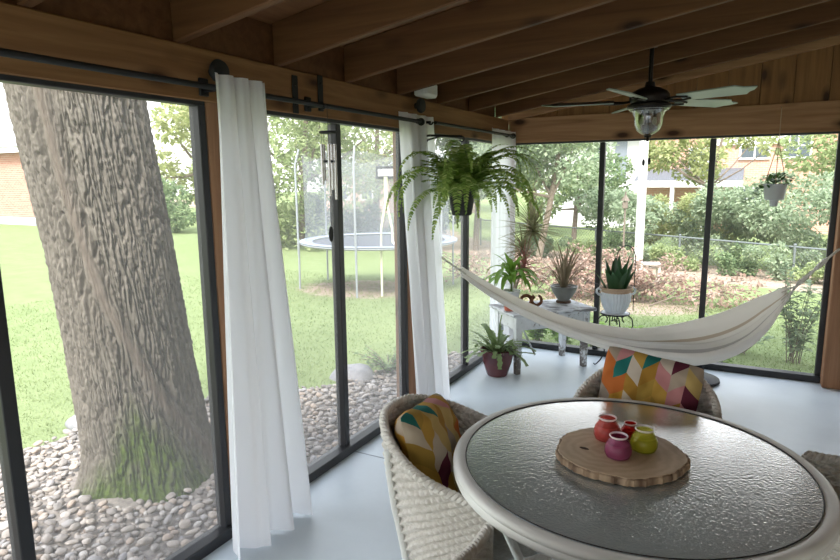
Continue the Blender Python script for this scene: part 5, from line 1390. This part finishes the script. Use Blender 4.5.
MB().box((-.15, HY2 - 2.2, 1.38), (4.3, .12, .28)).build('porch_beam', M['siding'], hb, smooth=False)
for px in (-2.2, -.7, .5, 1.9): MB().box((px, HY2 - 2.15, .3), (.16, .16, 2.1)).build('porch_post', M['siding'], hb, smooth=False)
ph = thing('pink_house', (-17, 22.5, -.3), 'small pinkish house far behind the trampoline', 'house')
MB().box((-17, 24.5, .9), (4.2, 3.5, 2.2)).build('wall', mat('faded pink wall', (.60, .40, .34), rough=.8), ph, smooth=False)
b = MB(); b.add([(-19.4, 22.4, 2.0), (-14.6, 22.4, 2.0), (-15.4, 24.5, 3.2), (-18.6, 24.5, 3.2), (-19.4, 26.6, 2.0), (-14.6, 26.6, 2.0)], [(0, 1, 2, 3), (3, 2, 5, 4), (1, 5, 2), (4, 0, 3), (0, 4, 5, 1)]); b.build('roof', M['greyroof'], ph, smooth=False)
for wx in (-17.9, -16.3):
    f = MB().box((wx, 22.72, 1.0), (.8, .06, .9)).build('house_window', M['siding'], ph, smooth=False)
    MB().box((wx, 22.68, 1.0), (.62, .04, .72)).build('pane', M['pane'], f, smooth=False)

# ------------------------------------------------------------------ light and camera
w = bpy.data.worlds.new('World'); S.world = w; w.use_nodes = True
nt = w.node_tree; nt.nodes.clear()
out = nt.nodes.new('ShaderNodeOutputWorld'); bg = nt.nodes.new('ShaderNodeBackground')
tc = N(nt, 'ShaderNodeTexCoord'); sx = N(nt, 'ShaderNodeSeparateXYZ'); nt.links.new(tc.outputs['Generated'], sx.inputs[0])
r_ = ramp(nt, sx.outputs['Z'], [(0, (.98, .985, .98)), (.25, (1.0, 1.0, 1.0)), (1, (.78, .91, 1.12))]); nt.links.new(r_.outputs[0], bg.inputs[0])
bg.inputs[1].default_value = 1.0
nt.links.new(bg.outputs[0], out.inputs[0])
sun = bpy.data.lights.new('sun', 'SUN'); sun.energy = 2.4; sun.angle = math.radians(20); sun.color = (1, .97, .92)
so = bpy.data.objects.new('sun', sun); so.rotation_euler = Euler((math.radians(38), math.radians(12), 0)); so.location = (0, 0, 8); COL.objects.link(so)

cam = bpy.data.cameras.new('camera'); cam.sensor_width = 36; cam.lens = 607.88 / 840 * 36; cam.clip_start = .05; cam.clip_end = 300
co = bpy.data.objects.new('camera', cam); COL.objects.link(co)
yaw, pitch, roll = -.487907, -.164906, -.0094267
f = Vector((math.sin(yaw) * math.cos(pitch), math.cos(yaw) * math.cos(pitch), math.sin(pitch)))
rr = Vector((math.cos(yaw), -math.sin(yaw), 0)); uu = rr.cross(f)
c_, s_ = math.cos(roll), math.sin(roll); r2 = rr * c_ + uu * s_; u2 = uu * c_ - rr * s_
co.matrix_world = Matrix(((r2.x, u2.x, -f.x, CAM.x), (r2.y, u2.y, -f.y, CAM.y), (r2.z, u2.z, -f.z, CAM.z), (0, 0, 0, 1)))
S.camera = co
S.view_settings.view_transform = 'Standard'; S.view_settings.look = 'None'; S.view_settings.gamma = 1
S.view_settings.exposure = 1.72
S.cycles.use_denoising = True
S.cycles.max_bounces = 10; S.cycles.diffuse_bounces = 5; S.cycles.transparent_max_bounces = 16
for o in list(bpy.data.objects):
    if '_wl' in o: del o['_wl']
